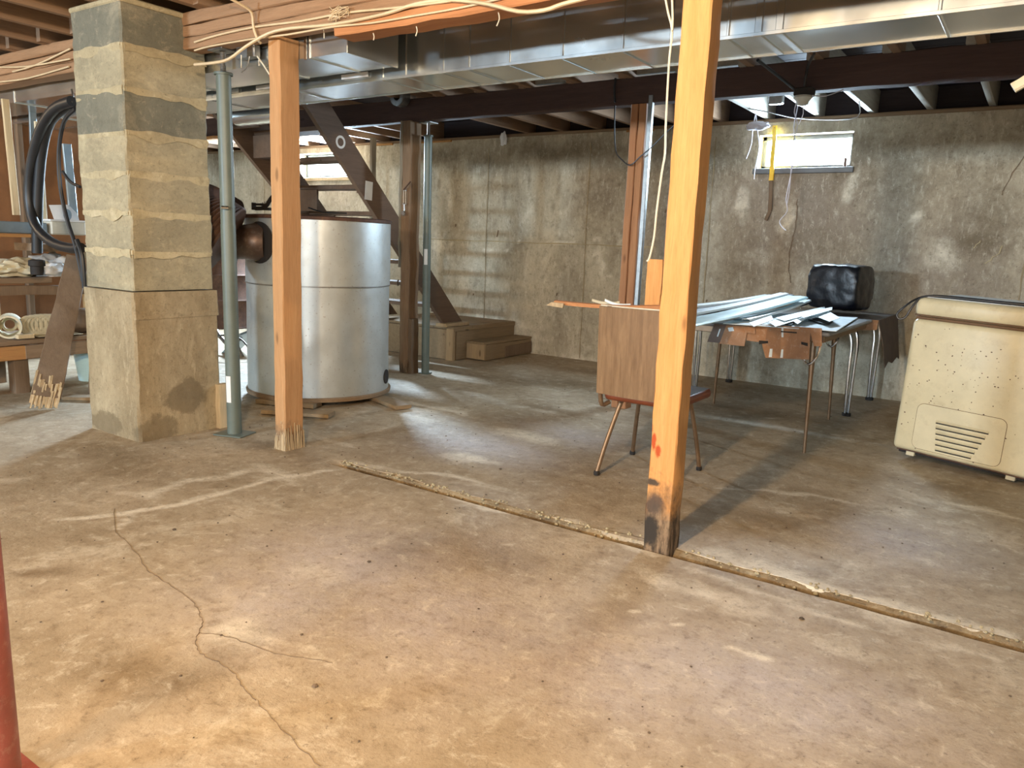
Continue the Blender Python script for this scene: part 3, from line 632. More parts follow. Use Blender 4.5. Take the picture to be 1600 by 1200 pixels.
# ---------------------------------------------------------------- DUCTS
def duct(name, label, x0, x1, y0, y1, z0, z1, seams, drives):
    t = thing(name, label, 'duct', ((x0+x1)/2, (y0+y1)/2, z0))
    cuts = [x0]+sorted(seams)+[x1]
    for i, (a, b) in enumerate(zip(cuts, cuts[1:])):
        mb = MB(); nx_, P = 8, []
        # each section: slightly sagging sheet-metal panels
        ring = [(y0, z0), ((y0+y1)/2, z0), (y1, z0), (y1, z1), ((y0+y1)/2, z1), (y0, z1)]
        vs = []
        for k in range(nx_+1):
            X = a+.001+(b-a-.002)*k/nx_
            for q, (Y, Z) in enumerate(ring):
                w_ = mnoise.noise(Vector((X*2.3, q*3.7, i)))*.0035*(1 if 0 < k < nx_ else .2)
                vs.append((X, Y+(w_ if q in (0, 5) else 0), Z+(w_*1.2 if q == 1 else w_*.4)))
        n6 = 6; fs_ = [[k*n6+j, k*n6+(j+1) % n6, (k+1)*n6+(j+1) % n6, (k+1)*n6+j] for k in range(nx_) for j in range(n6)]
        fs_ += [[5, 4, 3, 2, 1, 0], [nx_*n6+j for j in range(n6)]]
        obj('duct_section', MB().add(vs, fs_), m_galv, t, sharp=25)
    for X in seams:
        w_ = .012 if X not in drives else .030
        obj('seam_cleat', MB().box(X-w_/2, X+w_/2, y0-.006, y1+.006, z0-.006, z1+.004, .0025), m_galv, t)
    return t
D = .012
dm = duct('trunk_duct', 'long shiny galvanised trunk duct running the full width behind the front beam', -7.4, 2.9, 3.135, 3.45, 1.952, 2.235,
     [-6.4, -5.4, -4.5, -3.72, -3.02, -2.86, -2.62, -2.46, -2.21, -1.92, -1.62, -1.40, -1.16, -1.04, -.96, -.42, -.15, .6, 1.5], [-2.46, -1.04, -.96, -2.62])
obj('bottom_flange', MB().box(-7.4, 2.9, 3.128, 3.134, 1.948, 1.962, .001), m_galv, dm)
obj('bottom_flange', MB().box(-7.4, 2.9, 3.447, 3.455, 1.946, 1.962, .001), m_galv, dm)
da = duct('branch_duct', 'wide shiny galvanised duct end between the beam and the trunk duct, by the second post', -7.4, -2.85, 2.72, 3.05, 1.985, 2.235, [-6.2, -5.0, -4.33, -3.5, -3.11], [])
obj('end_plate', MB().box(-2.85, -2.842, 2.71, 3.06, 1.978, 2.238, .002), m_galv, da)
obj('hanger_strap', MB().box(-3.14, -3.12, 2.706, 2.716, 1.975, 2.25, .002), m_chrome, da)
# pale strips on the trunk duct face, painted as bulb light through gaps
for a, b in ((-4.36, -4.22), (-4.05, -3.72), (-3.32, -3.12)):
    p = MB().box(a, b, 3.122, 3.128, 1.975, 2.0, .001); obj('tape', p, m_white, dm, label='white strip standing for bulb light on the duct face')
# small shiny duct beyond, over the stairs
t = thing('small_duct', 'small dull galvanised pipe duct above the stairs, beyond the trunk duct', 'duct', (-5.0, 3.72, 1.95))
a, b = aty(368, 182, 3.72), aty(455, 178, 3.72)
mb = MB(); pr = [(.06+(.004 if k % 2 else 0), -.28+k*.05) for k in range(12)]
obj('duct_pipe', mb.lathe(pr, T(((a.x+b.x)/2, 3.72, (a.z+b.z)/2), 0, 0, R(90)), 20), m_galv, t)
# round stub hung by the top of the old post
c = aty(628, 152, 4.86)
t = tag(obj('round_duct_stub', MB().lathe([(.035, -.02), (.075, -.018), (.078, .0), (.075, .06), (.035, .062), (.033, .02)], T(c, 0, R(90)), 24, cap=False), m_steel), 'round grey duct collar at the top of the old brown post', 'duct collar')

# ---------------------------------------------------------------- TANK
TC = Vector((-4.27, 3.80, 0)); TR = .495; TH_ = 1.235
def dent(a, z):
    s = 0
    for (a0, z0, wa, wz, am) in ((R(-62), .43, .07, .07, -.020), (R(-62), .55, .05, .22, -.012), (R(-118), .62, .10, .14, -.022), (R(-105), .45, .16, .12, .01), (R(-50), .42, .14, .10, .008),
                                 (R(-15), .45, .12, .2, -.014), (R(-88), .2, .2, .14, -.006), (R(-30), .8, .2, .25, -.006)):
        da = (a-a0+math.pi) % (2*math.pi)-math.pi; s += am*math.exp(-(da/wa)**2-((z-z0)/wz)**2)
    return s+.0025*math.sin(a*5+z*3)
tk = thing('metal_tank', 'large round galvanised sheet-metal tank with a dented side, on wooden blocks', 'tank', TC)
pr = [(TR, .055+k*(.815-.055)/24) for k in range(25)]
obj('lower_shell', MB().lathe(pr, T(TC), 128, cap=False, fn=dent), m_tank, tk, sharp=60)
pr = [(TR+.004, .80+k*(TH_-.80)/12) for k in range(13)]
obj('upper_shell', MB().lathe(pr, T(TC), 128, cap=False, fn=dent), m_tank, tk, sharp=60)
obj('seam_band', MB().lathe([(TR+.002, .797), (TR+.0075, .799), (TR+.0075, .805), (TR+.003, .807)], T(TC), 96, cap=False, fn=dent), m_steel, tk)
obj('top_plate', MB().lathe([(TR-.02, TH_-.004), (TR+.012, TH_-.002), (TR+.015, TH_+.018), (TR-.0, TH_+.024), (.02, TH_+.03)], T(TC), 96), m_rust, tk, label='rusty brown top plate')
obj('base_ring', MB().lathe([(TR-.03, .035), (TR+.012, .035), (TR+.016, .058), (TR-.0, .064)], T(TC), 96), m_sill, tk, label='tan ring under the shell')
# inspection hole low on the right
ang = math.atan2(-.62, .78)
def tank_x(px, py):
    d = ray(px, py); k = TC.x*d.x+TC.y*d.y; t_ = k/(d.x**2+d.y**2); return O+d*t_
hc = tank_x(596, 586); av = Vector((hc.x, hc.y, 0))-TC; aa = math.atan2(av.y, av.x)-R(17)
M = Matrix.Translation(TC+Vector((math.cos(aa)*(TR+.004), math.sin(aa)*(TR+.004), .155))) @ Matrix.Rotation(aa, 4, 'Z') @ Matrix.Rotation(R(90), 4, 'Y')
obj('draft_hole', MB().lathe([(.052, -.006), (.052, .002), (.044, .003)], M, 20), m_dark, tk, label='dark oval hole low in the side')
# blocks below
for k, (x0, y0, x1, y1, hh) in enumerate([(-3.62, 3.0, -3.9, 3.62, .035), (-4.02, 3.12, -3.62, 3.32, .03), (-4.6, 4.1, -4.1, 4.25, .034), (-3.9, 3.95, -3.45, 3.80, .03), (-4.3, 3.3, -3.9, 3.45, .034)][1:]):
    o = board('timber_block', (x0, y0, hh/2+.003), (x1, y1, hh/2+.003), .12, hh-.004, m_box, n=5, jit=.0015, ch=.004, seed=k)
    tag(o, ['flat wooden block under the tank, left of the orange-tan post', 'flat wooden block hidden far under the tank', 'thin wooden offcut poking out under the tank at its right', 'wooden block under the front of the tank'][k], 'block')
# flue collar and pleated elbow
def tank_hit(px, py):
    d = ray(px, py); ox, oy = -TC.x, -TC.y; A = d.x**2+d.y**2; B = 2*(ox*d.x+oy*d.y); Cc_ = ox*ox+oy*oy-TR**2
    t_ = (-B-math.sqrt(max(0, B*B-4*A*Cc_)))/(2*A); return O+d*t_
def ringM(p, d): return Matrix.Translation(p) @ Vector(d).to_track_quat('Z', 'Y').to_matrix().to_4x4()
c0 = tank_hit(407, 379); nrm = Vector((c0.x-TC.x, c0.y-TC.y, 0)).normalized()
flu = thing('flue_pipe', 'rusty brown flue pipe with a large pleated elbow entering the left of the tank', 'pipe', c0)
dd = (nrm*.55+Vector((-.85, -.35, .0))).normalized()
M = ringM(c0-nrm*.03, dd)
obj('collar', MB().lathe([(.112, 0), (.120, .03), (.124, .06), (.116, .10), (.112, .12), (.114, .17), (.104, .19), (.104, .23)], M, 32), m_rustpipe, flu)
obj('collar_gasket', MB().lathe([(.10, .0), (.134, .015), (.136, .024), (.11, .03)], ringM(c0-nrm*.012, nrm), 28), m_dark, flu)
obj('elbow_flange', MB().lathe([(.10, .18), (.165, .185), (.165, .20), (.10, .205)], M, 32), m_dark, flu)
end = c0-nrm*.03+dd*.21
Cv = end+Vector((-.01, .03, .0)); u_ = Vector((.62, -.78, .05)).normalized(); v_ = Vector((-.80, -.60, .62)).normalized()
el = MB(); n = 40; vs = []; NR = 91; Rp, rp = .25, .235
for k in range(NR):
    a = R(-5+150*k/(NR-1)); rr = rp+(.005 if k % 2 else -.004)
    rad = u_*math.cos(a)+v_*math.sin(a); ax_ = u_.cross(v_).normalized(); p = Cv+rad*Rp
    for j in range(n):
        b = 2*math.pi*j/n; vs.append(p+rad*math.cos(b)*rr+ax_*math.sin(b)*rr)
fs_ = [[k*n+j, k*n+(j+1) % n, (k+1)*n+(j+1) % n, (k+1)*n+j] for k in range(NR-1) for j in range(n)]+[[n-1-j for j in range(n)], [(NR-1)*n+j for j in range(n)]]
obj('pleated_elbow', el.add(vs, fs_), m_rust, flu, sharp=15, label='dark rusty pleated elbow')
# things lying on the tank
t = thing('pipe_clamp_tool', 'dark iron clamp tool lying on top of the tank', 'tool', (0, 0, 0))
tp = aty(418, 332, 3.55); ORG[t.name] = tp; t.location = tp
M = T(tp+Vector((0, 0, .015)), R(15))
obj('handle', MB().tube([M @ Vector(p) for p in [(-.10, 0, .01), (-.02, 0, .02), (.03, 0, .08), (.06, 0, .095), (.10, 0, .05)]], .014, 8), m_dark, t)
obj('frame', MB().box(-.12, .03, -.02, .02, 0, .018, .003, M).box(-.10, .0, -.012, .012, .03, .045, .003, M).box(-.12, -.105, -.02, .02, 0, .05, .003, M), m_dark, t)
obj('spring', MB().tube([M @ Vector((-.06+.0035*k, .010*math.cos(k*1.3), .035+.001*k+.010*math.sin(k*1.3))) for k in range(24)], .0025, 5, 2), m_steel, t)
cp = aty(497, 333, 3.5)
tag(obj('black_cable', MB().tube([cp+Vector(v) for v in [(-.09, 0, .035), (-.03, 0, .02), (.04, .01, .006), (.12, .02, .004), (.2, .06, .003)]], .005, 6), m_black), 'short black cable lying on the tank top right of the post', 'cable')

# brown drum behind the elbow
dc = Vector((-8.35, 5.9, 0))
t = thing('steel_drum', 'rusty brown steel drum by the back wall, seen between column and jack post', 'drum', dc)
pr = [(.42, 0), (.43, .01), (.42, .03), (.42, .32), (.432, .34), (.42, .36), (.42, .62), (.432, .64), (.42, .66), (.42, .95), (.43, .97), (.41, .98)]
obj('shell', MB().lathe(pr, T(dc), 40), m_rust, t)

# ---------------------------------------------------------------- STAIRS and landing
st = thing('open_staircase', 'steep open wooden staircase with dark plank sides rising over the tank', 'stairs', (-5.15, 5.2, .33))
LZ = .325
def stringer(X, y0, z0, y1, z1, wd, name='stringer', notch=True, lab=None):
    d = Vector((0, y1-y0, z1-z0)).normalized(); u = Vector((0, -d.z, d.y))
    return board(name, (X, y0, z0), (X, y1, z1), .042, wd, m_stair, st, upv=u, n=16, jit=.002, ch=.004, label=lab)
sd = Vector((0, -1, 1.055)).normalized()
# right stringer drawn as a cut plank: its foot sits flat on the landing
xr = -4.74
poly = [(5.73, LZ+.033), (6.03, LZ+.033), (4.28, 2.165), (3.98, 2.165), (3.98, 2.12)]
obj('stringer', MB().prism([(5.745, .36), (6.035, .36), (4.23, 2.23), (3.95, 2.23)], 'x', xr-.021, xr+.021), m_stair, st, label='dark plank stringer on the right, with a pale ring mark')
obj('stringer', MB().prism([(5.745, .36), (6.035, .36), (4.23, 2.23), (3.75, 2.23), (3.75, 2.2)], 'x', -5.62, -5.58), m_stair, st)
n_t = 9
for k in range(n_t):
    z = LZ+.205*(k+1)-.01; y = 5.885-(z-.36)/1.055
    obj('tread', MB().beam((-5.58, y, z), (xr-.02, y, z), .20, .034, n=4, jit=.001, ch=.003, seed=k), m_stair, st)
    if k < 8: obj('cleat', MB().beam((xr-.035, y-.09, z-.035), (xr-.035, y+.09, z-.035), .03, .035, n=2, jit=.001, ch=.003, seed=k), m_stair, st)
# sheathing boards under the upper flight on the left side
for k in range(4, 9):
    zb = LZ+.205*(k+1)-.12; yb = 5.885-(zb+.11-.36)/1.055-.10
    obj('riser_board', MB().beam((-5.58, yb, zb), (-5.25, yb, zb), .02, .18, (0, 0, 1), 3, .001, .003, k), m_stair, st)
rg = atx(532, 222, xr+.022)
rgm = T((xr+.0225, rg.y, rg.z), 0, 0, R(90))
obj('ring_mark', MB().lathe([(.032, 0), (.050, 0), (.050, .002), (.032, .002), (.032, 0)], rgm, 28, cap=False), m_paper, st, label='pale painted ring on the stringer')
pp = atx(577, 298, xr+.03)
obj('paper_label', MB().box(-.042, .042, -.0008, .0008, -.075, .075, 0, T((xr+.024, pp.y, pp.z), R(90), R(0), R(4))), m_paper, st, label='white paper tag stapled on the stringer')
o = board('landing_shim', (xr+.03, 5.70, LZ+.017), (xr+.03, 6.06, LZ+.017), .13, .03, m_boxend, n=3, jit=.001, ch=.003)
tag(o, 'small pale board under the foot of the right stair stringer', 'board')
ld = thing('wooden_landing', 'low wooden landing platform at the stair foot against the back wall', 'landing', (-5.15, 6.3, 0))
LX0, LX1, LY0, LY1 = -5.72, -4.607, 5.765, 6.80
obj('side_panel', MB().beam((LX1-.02, LY0+.06, .145), (LX1-.02, LY1, .145), .035, .285, n=6, jit=.001, ch=.003), m_box, ld)
obj('trim_board', MB().beam((LX1-.012, LY0+.0, .30), (LX1-.012, LY1, .30), .035, .04, n=6, jit=.001, ch=.003), m_box, ld)
obj('front_panel', MB().beam((LX0, LY0+.02, .15), (LX1-.08, LY0+.02, .15), .035, .29, n=6, jit=.001, ch=.003), m_box, ld)
obj('corner_board', MB().beam((LX1-.04, LY0+.012, 0), (LX1-.04, LY0+.012, .305), .085, .04, (0, 1, 0), 3, .001, .003), m_boxend, ld)
for k in range(7):
    y0 = LY0-.01+k*.148
    obj('deck_board', MB().beam((LX0, y0+.073, .315), (LX1+.008, y0+.073, .315), .143, .022, n=4, jit=.0008, ch=.002, seed=k), m_box, ld)
sp = thing('wooden_step', 'small low wooden box step beside the landing, against the wall', 'step', (-4.49, 6.4, 0))
obj('side_panel', MB().beam((-4.40, 5.99, .08), (-4.40, 6.79, .08), .03, .15, n=6, jit=.002, ch=.003), m_box, sp)
obj('front_panel', MB().beam((-4.60, 5.985, .085), (-4.385, 5.985, .085), .03, .15, n=3, jit=.001, ch=.003), m_boxend, sp)
obj('top_board', MB().beam((-4.492, 5.965, .170), (-4.492, 6.80, .170), .215, .022, n=5, jit=.001, ch=.003), m_box, sp)
obj('rotten_panel', MB().beam((-4.383, 6.32, .06), (-4.383, 6.79, .075), .012, .11, n=5, jit=.003, ch=.003), m_old, sp)
# stud by the stairs, above
sx_ = aty(583, 240, 6.55).x
o = board('upright_stud', (sx_, 6.55, 0), (sx_, 6.55, 2.25), .035, .07, m_post3g, upv=(0, 1, 0), n=8, jit=.001, ch=.003); tag(o, 'thin upright stud behind the right stair stringer', 'stud')
# turnbuckle on the old post
tb = aty(632, 312, 4.88)
t = thing('turnbuckle', 'small rusty turnbuckle hanging on the old brown post', 'turnbuckle', tb)
obj('body', MB().tube([tb+Vector(v) for v in [(-.012, 0, .07), (-.012, 0, -.03)]], .004, 6).tube([tb+Vector(v) for v in [(.012, 0, .07), (.012, 0, -.03)]], .004, 6).box(tb.x-.018, tb.x+.018, tb.y-.006, tb.y+.006, tb.z+.068, tb.z+.08, .002).box(tb.x-.018, tb.x+.018, tb.y-.006, tb.y+.006, tb.z-.04, tb.z-.028, .002), m_chrome, t)
obj('rod', MB().tube([tb+Vector((0, 0, -.03)), tb+Vector((0, 0, -.09))], .005, 8, 1).lathe([(.018, 0), (.021, .006), (.018, .012)], T(tb+Vector((0, -.006, -.11)), 0, R(90)), 14), m_chrome, t)
obj('spike', MB().tube([tb+Vector((-.01, 0, .08)), tb+Vector((.09, -.03, .14))], .006, 6, 1), m_rust, t)
n2_ = aty(622, 446, 4.9); tag(obj('bent_nail', MB().tube([n2_, n2_+Vector((.03, -.04, .03)), n2_+Vector((.05, -.05, .05))], .006, 6), m_rust), 'rusty spike sticking out of the old brown post', 'nail')

# ---------------------------------------------------------------- SHELVES on the left
sx = -5.62
pan = thing('partition_panel', 'brown hardboard partition behind the left shelves', 'partition', (-7.2, 3.2, 0))
for k in range(5):
    y0 = 1.7+k*.5; obj('panel', MB().box(-7.22, -7.2, y0, y0+.494, .0, 2.2, .003), m_panel, pan)
for k in range(4): obj('stud', MB().beam((-7.16, 1.95+k*.6, 0), (-7.16, 1.95+k*.6, 2.2), .07, .04, (0, 1, 0), 3, .001, .003), m_old, pan)
bench = thing('work_bench', 'rough wooden work bench with cluttered lower shelf left of the column', 'bench', (-5.9, 2.4, 0))
def sb(x, y): return atx(x, y, sx)
for k in range(3):
    xx = sx-.11-k*.19; obj('top_board', MB().beam((xx, 1.6, .345), (xx, 3.5, .352), .18, .032, n=6, jit=.002, ch=.004, seed=k), m_shelf, bench)
obj('front_rail', MB().beam((sx-.02, 1.6, .28), (sx-.02, 2.42, .28), .035, .095, n=4, jit=.002, ch=.004), m_shelfo, bench)
obj('front_rail', MB().beam((sx-.012, 2.42, .282), (sx-.012, 3.5, .285), .035, .09, n=4, jit=.002, ch=.004), m_shelf, bench)
for y in (1.65, 2.40, 3.4):
    obj('leg', MB().beam((sx-.08, y, 0), (sx-.08, y, .33), .10, .09, (0, 1, 0), 3, .002, .004), m_old, bench)
    obj('leg', MB().beam((sx-.55, y+.05, 0), (sx-.55, y+.05, .33), .10, .09, (0, 1, 0), 3, .002, .004), m_old, bench)
obj('corner_prop', MB().beam((-5.35, 2.70, 0), (-5.40, 2.76, .325), .028, .03, (0, 1, 0), 3, .002, .003), m_old, bench)
rack = thing('plank_shelving', 'two-tier rough plank shelf standing over the bench', 'shelf', (-5.9, 2.4, .37))
obj('shelf_board', MB().beam((sx-.15, 1.5, .765), (sx-.15, 2.62, .765), .30, .035, n=6, jit=.003, ch=.005, seed=1), m_shelf, rack)
obj('shelf_rail', MB().beam((sx-.02, 2.25, .700), (sx-.02, 3.4, .690), .04, .06, n=5, jit=.003, ch=.004, seed=3), m_old, rack)
obj('shelf_rail', MB().beam((sx-.05, 2.34, .700), (sx-.05, 2.50, .70), .08, .05, n=2, jit=.001, ch=.003, seed=3), m_shelfo, rack)
obj('shelf_board', MB().beam((sx-.15, 1.5, 1.06), (sx-.15, 2.62, 1.06), .30, .022, n=6, jit=.002, ch=.004, seed=2), m_shelfo, rack)
obj('shelf_board', MB().beam((sx-.10, 2.50, .985), (sx-.10, 3.0, .98), .28, .05, n=6, jit=.002, ch=.004, seed=2), m_shelf, rack)
for y, h in ((1.62, 1.2), (2.36, 1.06), (3.0, 1.0)):
    obj('upright', MB().beam((sx-.28, y, .36), (sx-.28, y, h), .05, .06, (0, 1, 0), 4, .002, .003), m_pale, rack)
obj('back_board', MB().beam((sx-.33, 1.5, .86), (sx-.33, 2.9, .84), .02, .09, n=4, jit=.002, ch=.003), m_old, rack)
# leaning plank with splintered end
lp = thing('leaning_plank', 'wide brown plank with a splintered pale lower end, leaning on the shelves beside the column', 'plank', (-5.06, 2.26, 0))
a = Vector((-5.06, 2.26, .02)); b = atx(122, 402, -5.40)
dir_ = (b-a).normalized(); cu = dir_.cross(Vector((-.62, .55, 0))).normalized()
viewn = Vector((.9, -.42, .35)).normalized()
pl = MB().beam(a+dir_*.06, b, .165, .032, viewn, 12, .002, .003, 2, taper=.80); obj('plank_board', pl, m_old, lp)
side = dir_.cross(viewn).normalized(); sp_ = MB(); rn = random.Random(2)
for k in range(15):
    o_ = side*(-.078+.156*k/14); l_ = rn.uniform(.05, .16)
    s_a = a+o_+dir_*rn.uniform(-.03, .01); s_a.z = max(s_a.z, .006); sp_.beam(s_a, s_a+dir_*(l_+.06)+viewn*.014, .009, .008, viewn, 3, .002, .001, k, taper=1.3)
obj('splinters', sp_, m_splint, lp)
# hose coil
def hy(x, y, Y=2.42): return aty(x, y, Y)
hc_ = thing('black_hose_coil', 'thick black hose hanging in a big loop beside the block column', 'hose', hy(58, 435))
pts = [hy(*q) for q in [(112, 158), (85, 170), (62, 205), (48, 260), (45, 310), (55, 352), (80, 378), (110, 388), (127, 387)]]
obj('hose_loop', MB().tube(pts, .030, 12), m_black, hc_)
pts = [hy(*q, Y=2.46) for q in [(110, 162), (80, 186), (66, 230), (60, 290), (58, 350), (58, 395)]]
obj('hose_loop', MB().tube(pts, .032, 12), m_black, hc_)
pts = [hy(*q, Y=2.40) for q in [(118, 170), (100, 190), (92, 235), (94, 290), (104, 340), (118, 385), (130, 440)]]
obj('hose_loop', MB().tube(pts, .012, 8), m_black, hc_)
pts = [hy(*q, Y=2.36) for q in [(125, 292), (110, 284), (98, 268)]]; obj('hose_loop', MB().tube(pts, .009, 8), m_black, hc_)
pts = [hy(*q, Y=2.38) for q in [(120, 375), (128, 400), (132, 450)]]; obj('hose_loop', MB().tube(pts, .014, 8), m_black, hc_)
tip = hy(58, 420, 2.46)
obj('coupling', MB().lathe([(.030, .06), (.048, .055), (.050, .02), (.040, .015), (.040, -.035), (.030, -.04)], T(tip), 18), m_dark, hc_)
obj('hanger_hook', MB().tube([hy(112, 140, 2.5), hy(114, 150, 2.45), hy(112, 160, 2.42)], .006, 6), m_steel, hc_)
# sticks and boards leaning behind the shelves
def stick(name, label, x0, y0, x1, y1, X, wd, mat, cat='board'):
    a, b = atx(x0, y0, X), atx(x1, y1, X); o = obj(name, MB().beam(a, b, wd, .02, (1, 0, 0), 6, .001, .003), mat); tag(o, label, cat); return o
stick('pale_batten', 'pale wooden batten leaning behind the shelves at the far left edge', 8, 155, 26, 336, -5.95, .045, m_pale)
stick('white_batten', 'thin cream batten leaning inside the black hose loop', 58, 190, 70, 352, -5.75, .035, m_cream)
stick('grey_pipe', 'grey pipe standing behind the hose loop, near the ceiling', 50, 152, 56, 345, -6.6, .05, m_bluegrey, 'pipe')
stick('blue_grey_pipe', 'blue-grey metal pipe standing beside the block column behind the thin hose', 104, 225, 116, 350, -5.9, .06, m_bluegrey, 'pipe')
# things on the shelves
p = atx(15, 342, sx-.06)
tag(obj('flat_metal_case', MB().box(sx-.245, sx-.03, 1.95, p.y+.22, 1.0725, 1.150, .006), m_bluegrey), 'flat blue-grey metal case on the top shelf at the left edge', 'case')
p = atx(98, 352, sx-.1)
t = thing('plastic_bin', 'small cloudy plastic bin on the top shelf beside the column', 'bin', (sx-.13, p.y, 1.052))
b0, b1 = p.y-.115, p.y+.12; z0 = 1.073
obj('bin_body', MB().box(sx-.24, sx-.02, b0, b1, z0, z0+.095, .008), m_clear, t); obj('rim', MB().box(sx-.25, sx-.01, b0-.008, b1+.008, z0+.09, z0+.103, .003), m_white, t)
t = thing('white_card', 'white folded card with an oval hole standing in the plastic bin', 'card', (sx-.14, p.y+.05, z0+.10))
obj('card_panel', MB().prism([(p.y-.04, z0+.10), (p.y+.13, z0+.10), (p.y+.12, z0+.15), (p.y+.06, z0+.21), (p.y-.07, z0+.20)], 'x', sx-.13, sx-.127), m_white, t)
obj('oval_hole', MB().lathe([(.028, 0), (.028, .002)], T((sx-.127, p.y+.05, z0+.14), 0, 0, R(90)) @ Matrix.Scale(1.4, 4, (1, 0, 0)), 18), m_bluegrey, t)
def blob(name, label, cat, c, r, mat, sq=(1, 1, 1), seed=0, amp=.35, f=3., sub=4, zmin=None):
    bm = bmesh.new(); bmesh.ops.create_icosphere(bm, subdivisions=sub, radius=1)
    mb = MB(); vs = []
    for v in bm.verts:
        d = v.co.normalized(); k = 1+amp*mnoise.noise(d*f+Vector((seed, 0, 0)))+amp*.4*abs(mnoise.noise(d*f*2.7+Vector((0, seed, 0))))
        q = Vector(c)+Vector((d.x*k*r*sq[0], d.y*k*r*sq[1], d.z*k*r*sq[2]))
        if zmin is not None: q.z = max(q.z, zmin)
        vs.append(q)
    mb.add(vs, [[v.index for v in f_.verts] for f_ in bm.faces]); bm.free(); o = obj(name, mb, mat, sharp=50); tag(o, label, cat); return o
p = atx(85, 425, sx-.12); zs = .784
blob('plastic_bag', 'crumpled white plastic bag on the middle shelf right of the hose end', 'bag', (sx-.16, p.y, zs+.05), .14, m_white, (.7, 1, .6), 3, .6, 2.6, 4, zs)
p = atx(28, 425, sx-.12)
blob('cloth_bundle', 'crumpled cream cloth on the middle shelf at the left edge', 'cloth', (sx-.16, p.y, zs+.052), .16, m_cream, (.7, 1.15, .38), 8, .6, 2.6, 4, zs)
# coiled corrugated hose and rolls on the bench
def roll(name, label, cpx, cpy, X, r0, r1, ln, mat, rz, turns=0):
    c = atx(cpx, cpy, X); c = Vector((X-.05, c.y, .372+r1)); t = thing(name, label, 'roll', (c.x, c.y, .37)); Mx = T(c, rz, 0, R(90))
    obj('outer_wrap', MB().lathe([(r0, -ln/2), (r1, -ln/2), (r1+.003, 0), (r1, ln/2), (r0, ln/2), (r0, -ln/2)], Mx, 28, cap=False), mat, t)
    obj('core', MB().tube([Mx @ Vector((r0*.62*math.cos(a*.5), r0*.62*math.sin(a*.5), -ln/2+.01)) for a in range(0, 14)], .010, 6), mat, t)
    return t
roll('canvas_roll', 'brown hollow roll with an open end on the bench at the left edge', 18, 488, sx-.12, .065, .078, .20, m_cream, R(-25))
c = atx(66, 503, sx-.08)
t = thing('ribbed_hose_coil', 'cream ribbed hose coil lying on the bench left of the leaning plank', 'hose', (sx-.13, c.y, .37))
for k in range(7):
    Mx = T((sx-.13, c.y-.07+k*.028, .372+.078), R(90), R(90), 0); rr = .050+.012*math.sin(math.pi*(k+1)/8)
    obj('ring', MB().tube([Mx @ Vector((rr*math.cos(a), rr*math.sin(a), 0)) for a in np.linspace(0, 2*math.pi, 17)[:-1]], .0135, 8, 2, True), m_cream, t)
o = obj('rag', MB().sheet([[(sx-.16+.05*i, c.y-.06+.06*j, .3725+.008*mnoise.noise(Vector((i*2., j*2., 1)))+.006) for j in range(6)] for i in range(4)], .002), m_cream)
tag(o, 'flat beige rag under the ribbed hose coil on the bench edge', 'cloth')
blob('brown_sack', 'brown canvas sack behind the ribbed hose coil, partly behind the plank', 'sack', (sx-.2, c.y+.33, .45), .13, m_old, (.8, 1.1, .7), 5, .3, 2, 3, .372)
o = board('wood_offcut', (sx-.03, c.y-.19, .388), (sx-.03, c.y-.09, .388), .05, .026, m_pale, n=2, jit=.001, ch=.002); tag(o, 'small pale offcut block on the bench left of the hose coil', 'block')
# pale bucket under the bench end
bk = atz(122, 588); t = thing('plastic_bucket', 'pale blue bucket on the floor under the bench end', 'bucket', (-5.85, 2.98, 0))
obj('bucket_body', MB().lathe([(.10, 0), (.13, .24), (.136, .245), (.125, .245), (.095, .01)], T((-5.85, 2.98, 0)), 24, cap=False), m_strip, t)
o = board('floor_board', (-5.3, 2.48, .012), (-4.6, 3.0, .012), .10, .022, m_box, n=4, jit=.001, ch=.003); tag(o, 'flat board lying on the floor between the bench and the column', 'board')

# junk between the column and the tank
t = thing('metal_chair_frame', 'tipped grey metal folding chair with black cords, seen left of the jack post', 'chair', (-5.6, 4.55, 0))
a = aty(328, 500, 4.5); b = aty(352, 535, 4.5); c = aty(333, 565, 4.5); d_ = aty(366, 530, 4.5)
obj('frame_tube', MB().tube([a, b, d_+Vector((.1, 0, .02))], .020, 8), m_steel, t)
obj('seat', MB().sheet([[c+Vector((.0, 0, 0)), d_+Vector((.08, 0, .06))], [c+Vector((0, .25, .07)), d_+Vector((.1, .25, .13))]], .02), m_bluegrey, t)
obj('leg', MB().tube([c, aty(331, 600, 4.5)], .014, 8, 1), m_steel, t); obj('leg', MB().tube([d_, (d_.x+.12, d_.y, .0)], .014, 8, 1), m_steel, t)
tag(obj('extension_cord', MB().tube([aty(326, 528, 4.4), aty(345, 524, 4.4), aty(372, 527, 4.4), aty(390, 548, 4.4), aty(388, 575, 4.4), aty(360, 582, 4.4), aty(335, 578, 4.4)], .008, 6), m_black), 'black cord tangled over the tipped metal chair', 'cord')

# ---------------------------------------------------------------- CABLES on the beam
def cable(name, label, pts, r, mat, cat='cable', n=6): o = obj(name, MB().tube(pts, r, n), mat); tag(o, label, cat); return o
Yb = 2.553
cable('cable', 'thick pale cable drooping from the column across the steel jack post up onto the beam', [aty(*q, Y) for q, Y in [((304, 101), 2.50), ((335, 98), 2.50), ((358, 92), 2.50), ((385, 72), 2.51), ((420, 52), 2.53), ((455, 44), Yb), ((520, 38), Yb), ((600, 22), Yb), ((650, 6), Yb), ((700, 0), Yb), ((760, 6), 2.54), ((810, 18), 2.53), ((850, 16), 2.53), ((880, 6), 2.54), ((920, -4), Yb)]], .0075, m_wire)
cable('cable', 'upper cream cable stapled along the middle of the front beam', [aty(x, y, Yb) for x, y in [(304, 66), (340, 55), (400, 42), (470, 33), (540, 20), (620, 12), (700, 2), (760, -8)]], .0055, m_wire)
